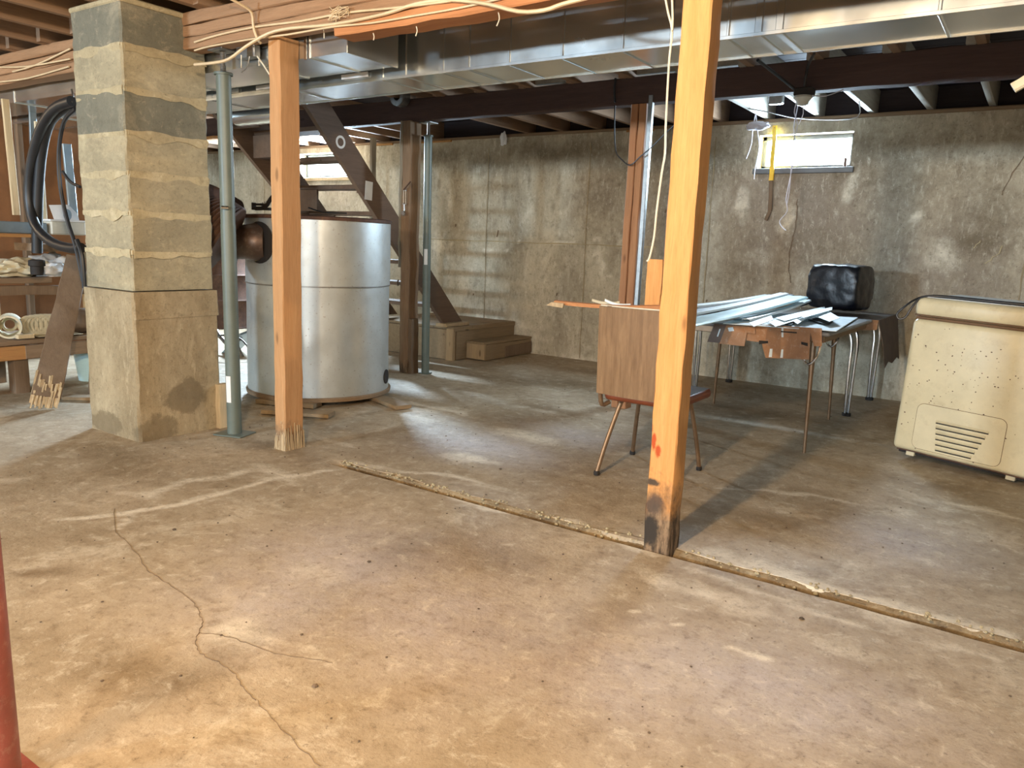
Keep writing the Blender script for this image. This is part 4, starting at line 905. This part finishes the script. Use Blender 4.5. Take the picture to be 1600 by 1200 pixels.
cable('cable', 'thin cream cable along the bottom edge of the front beam', [aty(x, y, Yb) for x, y in [(304, 79), (330, 72), (400, 60), (450, 54), (520, 42), (580, 36), (640, 26), (720, 12), (800, -6)]], .0045, m_wire)
cable('cable', 'cream cable dropping over the beam from the joists to the junction box', [aty(x, y, Y) for x, y, Y in [(352, -6, 2.4), (378, 8, 2.48), (393, 20, 2.53), (396, 42, 2.545), (402, 60, 2.55), (408, 68, 2.56)]], .0065, m_wire)
cable('cable', 'white cable running down the left edge of the bright orange post', [aty(x, y, 2.60) for x, y in [(1039, -6), (1044, 20), (1050, 48), (1046, 90), (1043, 140), (1040, 200), (1039, 240), (1034, 270), (1026, 330), (1022, 370), (1015, 402), (1011, 408)]], .0038, m_wirew)
cable('cable', 'second thin white cable beside the top of the bright orange post', [aty(x, y, 2.59) for x, y in [(1050, -6), (1051, 30), (1050, 48)]], .0038, m_wirew)
for k, (a_, b_) in enumerate([((0, 105), (110, 92)), ((0, 128), (108, 104)), ((20, 112), (110, 76))]):
    cable('cable', ['cream cable along the left beam, upper run', 'cream cable along the left beam, lowest run', 'thin cable slanting up along the left beam'][k], [aty(a_[0], a_[1], 2.55), aty(a_[0]*.6+b_[0]*.4, a_[1]*.6+b_[1]*.4+4, 2.55), aty(*b_, 2.55)], .0055, m_wire)
# nest of twine on the beam
tw = MB(); cpt = aty(530, 20, 2.545); rn = random.Random(8)
for k in range(9):
    tw.tube([cpt+Vector((rn.uniform(-.07, .07), rn.uniform(-.01, .0), rn.uniform(-.035, .03))) for _ in range(4)], .0018, 4)
o = obj('twine_tangle', tw, m_wire); tag(o, 'frayed twine tangle caught on the front beam cables', 'twine')
for k, (x, y, l) in enumerate([(778, 40, .05), (650, 62, .04), (583, 68, .03), (505, 62, .05)]):
    p = aty(x, y, 2.60); p.z = 2.009 if p.x > -2.77 else 2.071; o = obj('hanging_nail', MB().tube([p, p+Vector((.006, 0, -l*.5)), p+Vector((-.006+.004*k, 0, -l))], .0022, 5), m_wirew); tag(o, ['bent nail with cobweb under the beam plank, right of the duct end', 'short pale bent nail under the beam plank', 'small nail under the left end of the beam plank', 'white wire hook hanging between post and beam plank'][k], 'nail')
# junction box
jb = thing('junction_box', 'grey metal junction box with loose wires under the beam left of the tan post', 'junction box', aty(385, 82, 2.66))
p = aty(385, 80, 2.66); obj('box_body', MB().box(p.x-.085, p.x+.06, p.y, p.y+.04, p.z-.032, p.z+.028, .003), m_steel, jb)
obj('cover_plate', MB().box(p.x+.01, p.x+.058, p.y-.006, p.y, p.z-.03, p.z+.024, .002), m_chrome, jb)
obj('loose_wire', MB().tube([aty(402, 88, 2.63), aty(412, 102, 2.63), aty(422, 118, 2.63)], .004, 6), m_wirew, jb)
obj('loose_wire', MB().tube([aty(390, 88, 2.63), aty(386, 105, 2.63), aty(378, 113, 2.63)], .003, 6), m_steel, jb)
obj('loose_wire', MB().tube([aty(377, 86, 2.63), aty(377, 106, 2.63)], .003, 6, 1), m_wirew, jb)
obj('wire_nut', MB().tube([aty(422, 117, 2.63), aty(424, 123, 2.63)], .007, 8, 1), m_redpost, jb)

# lamp holder at the dark beam
lh = aty(1255, 150, 4.85)
t = thing('lamp_holder', 'black bulbless lamp holder under the dark beam left of the right window', 'lamp holder', lh)
obj('bracket', MB().box(lh.x-.05, lh.x+.055, lh.y-.03, lh.y+.05, lh.z-.0, lh.z+.045, .004), m_dark, t)
obj('shade_ring', MB().lathe([(.05, 0), (.055, -.012), (.035, -.03), (.030, -.05), (.015, -.055)], T(lh), 24), m_clear, t)
obj('arm_cable', MB().tube([aty(1184, 94, 4.4), aty(1215, 118, 4.7), aty(1240, 138, 4.83)], .009, 8), m_black, t)
obj('arm_cable', MB().tube([aty(1272, 84, 4.4), aty(1262, 105, 4.78), aty(1257, 135, 4.85)], .008, 8), m_black, t)
obj('pull_string', MB().tube([lh+Vector((0, 0, -.05)), lh+Vector((.01, 0, -.10)), lh+Vector((-.01, 0, -.16))], .0025, 5), m_string, t)
jb2 = aty(1213, 154, 5.75); t = tag(obj('junction_box', MB().box(jb2.x-.05, jb2.x+.05, jb2.y-.03, jb2.y+.03, jb2.z-.04, jb2.z+.04, .008), m_steel), 'small grey junction box on the joist left of the lamp holder', 'junction box')
cable('cable', 'slack wire sagging under the far joists above the right window', [Vector((-2.12, 6.3, 2.2515))]+[aty(x, y, 6.3) for x, y in [(1205, 176), (1240, 184), (1290, 187), (1340, 183)]]+[Vector((-1.30, 6.3, 2.2515))], .004, m_steel)
cable('cable', 'wire from the lamp holder up to the joist at its right', [lh+Vector((.05, .0, .0)), aty(1290, 150, 4.9), aty(1318, 140, 4.94)], .003, m_string)
# strings beside the window
def strg(label, pts, Y, jx_=-1.705): cable('hanging_string', label, [Vector((jx_, Y, 2.2515))]+[aty(x, y, Y) for x, y in pts], .0038, m_string, 'string', 5)
strg('pale string hanging from the lamp holder down across the right window', [(1244, 178), (1240, 200), (1243, 230), (1238, 260), (1232, 290), (1228, 312), (1230, 330), (1218, 345), (1222, 355), (1228, 360)], 6.2)
strg('second pale string twisted beside the long one over the window', [(1241, 176), (1246, 195), (1239, 225), (1236, 265), (1233, 300), (1229, 320)], 6.15)
strg('short pale string hanging left of the right window', [(1176, 203), (1174, 225), (1166, 248)], 6.5, -2.12)
strg('pale string ending beside the left lower window corner', [(1183, 200), (1186, 230), (1180, 262), (1178, 280)], 6.5, -2.12)
blob('cobweb_lump', 'pale cobweb lump under the joist end above the window', 'cobweb', aty(1184, 197, 6.5), .07, m_string, (1.2, .6, .5), 4, .4, 2, 3)
# yellow strip
t = thing('yellow_tape_stick', 'yellow-taped stick hanging in front of the right window', 'stick', aty(1206, 200, 6.785))
a, b, c = aty(1211, 196, 6.785), aty(1205, 282, 6.785), aty(1203, 330, 6.785)
obj('yellow_tape', MB().beam(a, b, .036, .012, (0, 1, 0), 6, .002, .003, 1), m_yellow, t)
obj('nail', MB().tube([a+Vector((0, -.01, -.02)), a+Vector((0, .04, -.02))], .003, 6, 1), m_rust, t)
obj('bare_end', MB().beam(b, c, .034, .010, (0, 1, 0), 4, .001, .003, 1).beam(c, aty(1196, 344, 6.785), .03, .010, (0, 1, 0), 2, .001, .003, 1), m_old, t)
# wire hanging near post 4
cable('cable', 'dark wire drooping from the dark beam across the reddish split post', [aty(x, y, 4.88) for x, y in [(961, 165), (960, 195), (962, 235), (972, 250), (985, 258), (1000, 245), (1018, 230), (1040, 208), (1060, 190)]], .0045, m_black)
cable('cable', 'black cable stub hanging down the face of the dark beam', [aty(x, y, 4.90) for x, y in [(962, 122), (960, 140), (961, 160)]], .008, m_black)
blob('paper_scrap', 'white scrap stuck at the wall top near the middle', 'scrap', aty(787, 217, YW-.02), .05, m_white, (.8, .3, 1.3), 1, .5, 2, 3)
for k, (x, y) in enumerate([(600, 213), (655, 212), (1000, 212), (690, 212)]):
    p = aty(x, y, YW-.01); o = obj('wood_shim', MB().box(p.x-.14, p.x+.14, YW-.02, YW+.1, 2.2, 2.222, .003), m_shelfo); tag(o, ['orange wood shim on the wall top right of the stairs', 'orange wood shim on the wall top behind the far steel post', 'wood shim on the wall top left of the reddish split post', 'wood shim on the wall top right of the far steel post'][k], 'shim')
# stray stick at right edge
a, b = aty(1583, 138, 2.9), aty(1625, 112, 2.9)
o = obj('pale_stick_end', MB().beam(a, b, .03, .03, (0, 0, 1), 3, .001, .006, 1), m_cream); tag(o, 'blunt cream end of a pipe hanging in at the upper right edge', 'pipe')

# ---------------------------------------------------------------- CHAIR
chx0, chx1, cy0, cy1 = -1.735, -1.345, 3.345, 3.80
cr = thing('dining_chair', 'metal-legged chair with tall woodgrain back and red vinyl seat, behind the orange post', 'chair', (-1.54, 3.57, 0))
for i, (fx, fy, tx, ty) in enumerate([(-1.734, 3.345, -1.68, 3.44), (-1.345, 3.335, -1.40, 3.44), (-1.77, 3.83, -1.70, 3.72), (-1.364, 3.78, -1.41, 3.72)]):
    obj('leg', MB().tube([(fx, fy, .012), (fx*.6+tx*.4, fy*.6+ty*.4+(-.0), .16), (tx, ty, .34), (tx*.9+-1.54*.1, ty, .372)], .0115, 10), m_brass, cr)
    obj('leg_tip', MB().lathe([(.014, 0), (.016, .012), (.013, .022)], T((fx, fy, 0)), 12), m_dark, cr)
obj('back_tube', MB().tube([(-1.715, 3.40, .37), (-1.735, 3.36, .36), (-1.74, 3.345, .44), (-1.735, 3.34, .62)], .0115, 10), m_brass, cr)
obj('back_tube', MB().tube([(-1.365, 3.40, .37), (-1.345, 3.36, .36), (-1.34, 3.345, .44), (-1.345, 3.34, .62)], .0115, 10), m_brass, cr)
def cushion(x0, x1, y0, y1, z0, z1, r=.03, puff=.02):
    mb = MB(); bm = MB().box(x0, x1, y0, y1, z0, z1, r)
    return bm
obj('seat_pad', cushion(-1.735, -1.345, 3.37, 3.83, .382, .432, .022), m_vinyl, cr, label='rust red vinyl seat side')
P = [[(-1.735+.012+.366*i/8, 3.385+.43*j/8, .432+.012*math.sin(math.pi*i/8)*math.sin(math.pi*j/8)) for i in range(9)] for j in range(9)]
obj('seat_top', MB().sheet(P, .004), m_vinylt, cr, label='grey vinyl seat top')
P = []
for j in range(9):
    z = .425+.425*j/8; P.append([(-1.745+.42*i/8, 3.335-.025*math.sin(math.pi*i/8)-(.02*(j/8)), z) for i in range(9)])
obj('backrest', MB().sheet(P, -.022), m_wgrain, cr, label='woodgrain laminate back panel')
obj('back_edge', MB().tube([P[0][0], P[4][0], P[8][0]], .008, 6, 1).tube([P[0][8], P[4][8], P[8][8]], .008, 6, 1).tube(P[8], .006, 6, 1), m_wirew, cr, label='pale worn welt around the back')
obj('dark_patch', MB().prism([(-1.705, .852), (-1.60, .852), (-1.61, .825), (-1.635, .800), (-1.665, .812)], 'y', 3.298, 3.304), m_old, cr, label='dark patch at the back top')  # thin dark polygon on the upper left of the back panel

# ---------------------------------------------------------------- TABLES
ta = thing('card_table', 'folding card table heaped with pale strips and flattened boxes, nearest the post', 'table', (-1.45, 5.1, 0))
ax0, ax1, ay0, ay1, az = -1.98, -.93, 4.42, 5.68, .715
obj('table_top', MB().box(ax0, ax1, ay0, ay1, az-.022, az, .008), m_table, ta)
obj('apron', MB().box(ax0+.03, ax1-.03, ay0+.03, ay0+.05, az-.06, az-.022, .003).box(ax0+.03, ax1-.03, ay1-.05, ay1-.03, az-.06, az-.022, .003).box(ax0+.03, ax0+.05, ay0+.05, ay1-.05, az-.06, az-.022, .003).box(ax1-.05, ax1-.03, ay0+.05, ay1-.05, az-.06, az-.022, .003), m_brass, ta)
for i, (fx, fy) in enumerate([(-1.024, 4.543), (-1.88, 4.50), (-1.95, 5.60), (-1.13, 5.63)]):
    tx, ty = fx+(-.02 if fx > -1.4 else .02), fy+(.03 if fy < 5 else -.02)
    lg = obj('leg', MB().tube([(fx, fy, .0), ((fx+tx)/2, (fy+ty)/2, .35), (tx, ty, az-.03)], [.010, .013, .017], 10, 4), m_brass, ta)
    sgn = -1 if fy < 5 else 1
    obj('brace', MB().tube([(tx-.05, ty-.02, az-.04), (tx-.045, ty-.03, az-.15), (tx-.01, ty-.025, az-.20), (tx+.035, ty-.03, az-.15), (tx+.05, ty-.01, az-.04)], .007, 7), m_chrome, lg)
tb_ = thing('kitchen_table', 'kitchen table with bent chrome legs behind the card table, by the wall', 'table', (-1.65, 6.25, 0))
bx0, bx1, by0, by1, bz = -2.34, -1.0, 5.74, 6.72, .70
obj('table_top', MB().box(bx0, bx1, by0, by1, bz-.03, bz, .010), m_table, tb_)
for (fx, fy) in [(-2.289, 6.077), (-1.06, 5.86), (-1.05, 6.68), (-2.198, 6.66)]:
    ix = .10 if fx < -1.5 else -.10
    for s_ in (-.016, .016):
        obj('leg', MB().tube([(fx+s_*.6, fy+s_*.5, .012), (fx+s_, fy+s_*.5, .35), (fx+s_*1.2, fy, .52), (fx+ix*.3+s_*1.6, fy, .62), (fx+ix+s_*2.5, fy, bz-.035)], .0115, 10), m_chrome, tb_)
    obj('foot', MB().lathe([(.030, 0), (.031, .02), (.026, .024)], T((fx, fy, 0)), 12), m_dark, tb_)

# pale strips: long bundle lying over both tables and out towards the chair
def strp(label, l0, r0, Yl, Yr, w_, mat, name='trim_strip', th=.004, group=None, lift=0.):
    a, b = aty(*l0, Yl), aty(*r0, Yr); a.z += lift; b.z += lift
    d = (b-a).normalized(); P = []
    s_ = d.cross(Vector((0, 0, 1))).normalized()
    for i in range(9):
        p = a.lerp(b, i/8)+Vector((0, 0, -.01*math.sin(math.pi*i/8)))
        P.append([p-s_*w_/2, p-s_*w_*.44+Vector((0, 0, .010)), p-s_*w_*.1+Vector((0, 0, .008)), p+s_*w_*.1+Vector((0, 0, .011)), p+s_*w_*.44+Vector((0, 0, .008)), p+s_*w_/2])
    o = obj(name, MB().sheet(P, th), mat, sharp=20); tag(o, label, 'strip', group); return o
strp('wide pale blue trim strip, front of the bundle, its cut end by the orange post', (1060, 512), (1246, 467), 3.75, 5.75, .15, m_strip, lift=.012)
strp('white trim strip behind the wide pale blue one', (1060, 497), (1225, 462), 4.0, 5.9, .07, m_stripw, lift=.012)
strp('dark grey trim strip between the white strips of the bundle', (1058, 491), (1236, 462), 4.05, 6.0, .05, m_stripg)
strp('back white trim strip of the bundle, highest on the wall side', (1058, 484), (1200, 464), 4.2, 6.2, .06, m_stripw, lift=.01)
strp('narrow white trim strip along the front of the wide pale blue one', (1165, 503), (1262, 472), 4.5, 5.9, .05, m_stripw, lift=.01)
strp('thin dark strip sticking up at the back of the bundle', (1150, 478), (1236, 461), 5.2, 6.2, .02, m_stripg)
strp('long brown wooden lath with a broken pale tip reaching over the chair back', (868, 476), (1040, 484), 3.30, 3.40, .05, m_beam2, 'lath', .008, lift=.012)
a = aty(868, 474, 3.30); b = aty(884, 476, 3.31); o = bpy.data.objects['lath']
obj('broken_tip', MB().prism([(a.x-.03, a.z-.010), (b.x+.01, b.z-.014), (b.x+.015, b.z+.008), (a.x+.0, a.z+.008)], 'y', 3.262, 3.272), m_splint, o, label='pale broken tip')
strp('short white strip lying on the brown lath left of the orange board', (945, 470), (985, 478), 3.34, 3.40, .012, m_stripw, th=.002)
strp('thin grey strip lying on the lath beside the white one', (925, 470), (968, 474), 3.36, 3.40, .010, m_cream, th=.002)
p = aty(1018, 483, 3.42); q = aty(1018, 405, 3.42)
o = board('upright_offcut', (p.x, 3.44, .86), (p.x, 3.44, q.z), .078, .035, m_post_big, upv=(0, 1, 0), n=4, jit=.0015, ch=.003); tag(o, 'short orange board standing on end behind the orange post', 'board')
# pipe end in the bundle
p = aty(1149, 470, 5.9); tag(obj('pipe_offcut', MB().tube([p, p+Vector((.5, .35, .01))], .014, 12, 1), m_steel), 'small round pipe lying at the back of the strip bundle', 'pipe')
# pale sheets and cards on the table
def card(label, quad, mat, th=.004, name='cardboard_sheet', cat='cardboard', Yz=None, sag=.0, group=None):
    P4 = [Vector(q) for q in quad]; P = []
    for j in range(5):
        a, b = P4[0].lerp(P4[3], j/4), P4[1].lerp(P4[2], j/4); P.append([a.lerp(b, i/6)+Vector((0, 0, sag*math.sin(math.pi*i/6)*math.sin(math.pi*j/4))) for i in range(7)])
    o = obj(name, MB().sheet(P, th), mat, sharp=50); tag(o, label, cat, group); return o
z1 = az+.006
def q4(pts, z): return [atz(x, y, z) for x, y in pts]
card('large pale sheet on the card table, its corner over the front right edge', q4([(1130, 505), (1307, 517), (1340, 496), (1180, 488)], z1+.006), m_cardp, .004, 'pale_sheet', 'sheet')
sl = [((1200, 503), (1242, 497), (1246, 503), (1212, 511)), ((1236, 500), (1262, 488), (1270, 494), (1246, 507)), ((1212, 497), (1288, 482), (1290, 488), (1226, 502)), ((1268, 492), (1290, 487), (1312, 500), (1296, 503)),
      ((1170, 505), (1205, 497), (1208, 503), (1178, 511)), ((1246, 492), (1300, 483), (1300, 487), (1256, 497))]
for k, s_ in enumerate(sl):
    qd = q4(s_, z1+.016+.007*k); qd[1].z += .012; qd[2].z += .01
    card(['folded white strip piece at the front left of the pale sheet', 'white bent strip piece in the middle of the pale sheet', 'long white strip piece behind the bent ones on the table', 'white strip piece nearest the right corner of the pale sheet', 'white folded piece at the far left over the brown flaps', 'narrow white strip piece before the black bag'][k], qd, m_stripw, .003, 'bent_strip', 'strip')
    P = [atz(s_[3][0]+2, s_[3][1]+1, z1+.02), atz(s_[2][0]+3, s_[2][1]+1, z1+.022)]
card('dark piece among the white bent strips', q4([(1262, 500), (1272, 496), (1302, 503), (1294, 508)], z1+.014), m_dark, .003, 'dark_strip', 'strip')
card('dark triangular scrap among the white strips, left', q4([(1225, 507), (1248, 498), (1252, 500), (1236, 508)], z1+.013), m_dark, .003, 'dark_strip', 'strip')
card('grey sheet lying at the back left of the strip bundle', q4([(1085, 486), (1150, 484), (1190, 472), (1100, 474)], .74), m_stripg, .004, 'grey_sheet', 'sheet')
# hanging brown box flaps over the table front edge
def flap(label, pts, Y, mat, slots=(), th=.004, lean=.04):
    P3 = [aty(x, y, Y) for x, y in pts]; zt = max(p.z for p in P3); poly = [(p.x, p.z) for p in P3]
    t = thing('cardboard_box', label, 'cardboard', (sum(a for a, _ in poly)/len(poly), Y, min(b for _, b in poly)))
    obj('flap', MB().prism(poly, 'y', Y, Y+th), mat, t)
    for s_ in slots:
        S = [aty(x, y, Y-.002) for x, y in s_]; obj('tape_mark', MB().prism([(p.x, p.z) for p in S], 'y', Y-.002, Y-.0005), m_cardp, t)
    return t
Yf = ay0-.012
t = flap('flattened brown box hanging over the middle of the card table front edge', [(1168, 506), (1284, 513), (1284, 541), (1272, 541), (1266, 520), (1264, 562), (1196, 559), (1190, 535), (1166, 532)], Yf, m_card,
     [((1203, 545), (1207, 545), (1206, 558), (1201, 558)), ((1221, 546), (1224, 546), (1223, 559), (1219, 559)), ((1221, 511), (1224, 511), (1224, 527), (1221, 527))])
for pts in ([(1220, 517), (1245, 519), (1245, 521), (1220, 519)], [(1252, 534), (1262, 536), (1262, 541), (1252, 538)], [(1186, 532), (1200, 533), (1200, 536), (1186, 538)]):
    S = [aty(x, y, Yf-.002) for x, y in pts]; obj('slot', MB().prism([(p.x, p.z) for p in S], 'y', Yf-.003, Yf-.0005), m_dark, t)
flap('brown box flap with rounded corners and white spots hanging left over the table edge', [(1135, 508), (1168, 510), (1180, 513), (1180, 522), (1167, 520), (1163, 541), (1124, 537)], Yf-.012, m_card, [((1137, 512), (1145, 511), (1147, 517), (1139, 518))])
flap('dark brown flap at the far left end of the card table front edge', [(1116, 506), (1137, 508), (1124, 536), (1105, 534)], Yf-.006, m_cardd, [((1124, 514), (1126, 514), (1122, 526), (1120, 526))])
# dark cloth / cardboard over the right end of the kitchen table
t = thing('dark_cardboard_drape', 'dark flattened carton draped over the right end of the kitchen table', 'cardboard', (-.95, 6.2, .4))
za = bz+.012
P = [[(-1.42+.13*i, 5.72+.13*j, za+.004*math.sin(i+j)) for i in range(5)] for j in range(7)]
obj('top_panel', MB().sheet(P, .004), m_stripg, t)
e = [(-.90, y) for y in np.linspace(5.72, 6.55, 6)]
P = [[(-.90+.012*j+.004*math.sin(k*2), y, za-.31*j/4*(1 if k > 0 else .55)-.03*(k % 2)*(j/4)) for j in range(5)] for k, (x, y) in enumerate(e)]
obj('hanging_panel', MB().sheet(P, .004), m_cardd, t)
P = [[(-1.12+.22*i/3, 5.715-.012*j, za-.085*j/2+(.02*i/3 if j else 0)) for j in range(3)] for i in range(4)]
obj('front_flap', MB().sheet(P, .004), m_card, t)
# black bag
f1, f2 = atz(1256, 480, .742), atz(1334, 487, .742)
dx = (f2-f1).normalized(); dyv = Vector((-dx.y, dx.x, 0)); wB = (f2-f1).length; bmB = bmesh.new(); bmesh.ops.create_cube(bmB, size=1)
bmesh.ops.subdivide_edges(bmB, edges=bmB.edges[:], cuts=14, use_grid_fill=True)
vs = []
for v in bmB.verts:
    x, y, z = v.co.x*2, v.co.y*2, v.co.z*2
    k = 1-.045*(abs(x*y)**4+abs(y*z)**4+abs(x*z)**4)-.03*(abs(x*y*z))**2
    fold = mnoise.noise(Vector((x*2.2+z*1.5, y*2.2, z*2.6-x*1.2)))*.010+abs(mnoise.noise(Vector((x*4-z*5, y*3, z*3+x*4))))*.010
    lx = (x*k*.5+.5)*wB; ly = (y*k*.5+.5)*.30; lz = (z*k*.5+.5)*.325
    p = f1+dx*lx+dyv*ly+Vector((0, 0, lz)); nrm = (dx*x+dyv*y+Vector((0, 0, z))).normalized()
    q = p+nrm*fold; q.z = max(q.z, .7315-.008); vs.append(q)
mb = MB().add(vs, [[v.index for v in f_.verts] for f_ in bmB.faces]); bmB.free()
t = obj('black_bin_bag', mb, m_bag, sharp=80); tag(t, 'box wrapped in a shiny black plastic bag on the kitchen table', 'bag')
kn = f1+Vector((0, -.01, .03)); 
knm = MB()
for k in range(5): knm.tube([kn+dx*.03, kn+dx*(-.02-.01*k)+Vector((0, -.02, .006*k-.02))], .008, 6, 1)
o = obj('gathered_corner', knm, m_bag, None); o.parent = t; o.location = ORG[o.name]-ORG[t.name]

# ---------------------------------------------------------------- FREEZER
fy = R(-13.5); tilt = R(2.0)
FB = Vector((-.607, 4.79, .0)); FM = Matrix.Translation(FB) @ Matrix.Rotation(fy, 4, 'Z') @ Matrix.Translation((0, 0, .062)) @ Matrix.Rotation(tilt, 4, 'Y')
fw, fd, fh = 1.05, .62, .745
fz_ = thing('chest_freezer', 'cream enamel chest freezer with rust specks and a louvred vent, at the right', 'freezer', FB)
obj('cabinet', MB().box(0, fw, 0, fd, 0, fh, .03, FM), m_enamel, fz_)
obj('seal', MB().box(.012, fw-.012, .012, fd-.01, fh-.002, fh+.014, .004, FM), m_seal, fz_)
obj('lid', MB().box(0, fw, -.004, fd, fh+.012, fh+.118, .035, FM), m_enamel, fz_)
obj('lid_top', MB().box(.03, fw-.03, .03, fd-.03, fh+.116, fh+.122, .002, FM), m_lidlit, fz_, label='lid top, bluish window light put into its pale grey')
obj('seal', MB().box(.01, fw-.01, -.006, 0, fh+.018, fh+.026, .002, FM), m_seal, fz_)
# vent panel: rounded rectangle outline and louvres
vx0, vx1, vz0, vz1 = .105, .545, .03, .285
pts = []
for (cx, cz, a0) in ((vx1-.035, vz1-.035, 0), (vx0+.035, vz1-.035, 90), (vx0+.035, vz0+.035, 180), (vx1-.035, vz0+.035, 270)):
    for k in range(5): a = R(a0+k*22.5); pts.append(FM @ Vector((cx+.035*math.cos(a), -.0005, cz+.035*math.sin(a))))
vp = obj('vent_panel', MB().add([FM @ ((FM.inverted() @ p)+Vector((0, -.002, 0))) for p in pts]+[FM @ ((FM.inverted() @ p)+Vector((0, .01, 0))) for p in pts], [list(range(20)), list(range(39, 19, -1))]+[[i, (i+1) % 20, 20+(i+1) % 20, 20+i] for i in range(20)]), m_enamel, fz_)
obj('panel_gap', MB().tube(pts, .0022, 5, 1, True), m_seal, vp)
for k in range(6):
    z = vz1-.075-k*.030; x0 = vx0+.105+.004*k; x1 = vx1-.075-.012*k
    mb = MB(); a0 = [(x0, -.003, z), (x0, -.012, z-.010), (x0, -.003, z-.014)]; a1 = [(x1, -.003, z), (x1, -.012, z-.010), (x1, -.003, z-.014)]
    mb.add([FM @ Vector(p) for p in a0+a1], [[0, 1, 4, 3], [1, 2, 5, 4], [2, 0, 3, 5], [0, 2, 1], [3, 4, 5]])
    obj('louvre', mb, m_enamel, vp); obj('louvre_slot', MB().box(x0, x1, -.004, .0, z-.020, z-.0145, 0, FM), m_dark, vp)
for x in (.10, .60, .98):
    obj('foot', MB().box(x-.022, x+.022, .01, .05, -.025, 0, .003, FM), m_cream, fz_)
    obj('foot', MB().box(x-.022, x+.022, fd-.06, fd-.02, -.025, 0, .003, FM), m_cream, fz_)
obj('base_frame', MB().box(.03, fw-.03, .03, fd-.03, -.018, .002, .002, FM), m_dark, fz_)
rn = random.Random(21); sp2 = MB()
for i in range(190):
    x, z = (rn.gauss(.33, .16), rn.gauss(.45, .16)) if rn.random() < .45 else (rn.uniform(.03, 1.0), rn.uniform(.02, fh+.1))
    if not (.02 < x < 1.02 and .01 < z < fh-.03): continue
    q = rn.uniform(.0012, .0042); n_ = rn.choice((5, 6, 7)); a0 = rn.uniform(0, 3)
    P = [(x+q*rn.uniform(.5, 1.5)*math.cos(a0+6.283*k/n_), z+q*rn.uniform(.5, 1.3)*math.sin(a0+6.283*k/n_)) for k in range(n_)]
    sp2.add([FM @ Vector((a_, -.0012, b_)) for a_, b_ in P]+[FM @ Vector((a_, .0005, b_)) for a_, b_ in P], [list(range(n_)), list(range(2*n_-1, n_-1, -1))]+[[k, (k+1) % n_, n_+(k+1) % n_, n_+k] for k in range(n_)])
o = obj('rust_chips', sp2, m_rust, fz_, sharp=10); o['kind'] = 'stuff'
obj('rust_edge', MB().tube([FM @ Vector((.03+.1*k, .002, .004+.002*(k % 2))) for k in range(11)], .004, 5), m_rust, fz_)
def L(p): return FM @ Vector(p)
lt = fh+.122
cord = [(1.0, .25, lt+.006), (.7, .22, lt+.006), (.4, .12, lt+.006), (.2, .14, lt+.006), (.05, .10, lt+.004), (-.01, .03, lt-.02), (-.05, -.02, lt-.07), (-.075, -.03, lt-.11), (-.06, -.03, lt-.135), (-.03, -.02, lt-.12), (-.012, -.012, lt-.07), (.02, .02, lt-.008), (.10, .05, lt+.006), (.3, .06, lt+.006), (.6, .08, lt+.006), (1.0, .12, lt+.006)]
o = obj('power_cord', MB().tube([L(p) for p in cord], .006, 8), m_black); tag(o, 'black power cord looped over the left corner of the freezer lid', 'cord')

# ---------------------------------------------------------------- groups of repeats
GR = {'cable': 'cables on the beams', 'hanging_string': 'strings hanging by the right window', 'bent_strip': 'white bent strips on the pale sheet', 'trim_strip': 'long strips on the tables',
      'cardboard_box': 'flattened boxes over the card table edge', 'wood_shim': 'shims on the wall top', 'timber_block': 'blocks under the tank', 'hanging_nail': 'nails under the front beam',
      'timber_post': 'timber posts', 'adjustable_steel_post': 'steel jack posts', 'built_up_beam': 'built-up beams', 'dark_strip': 'dark scraps among the white strips', 'junction_box': 'junction boxes'}
for o in list(C.objects):
    k = o.name.split('.')[0]
    if o.parent is None and 'label' in o and k in GR: o['group'] = GR[k]
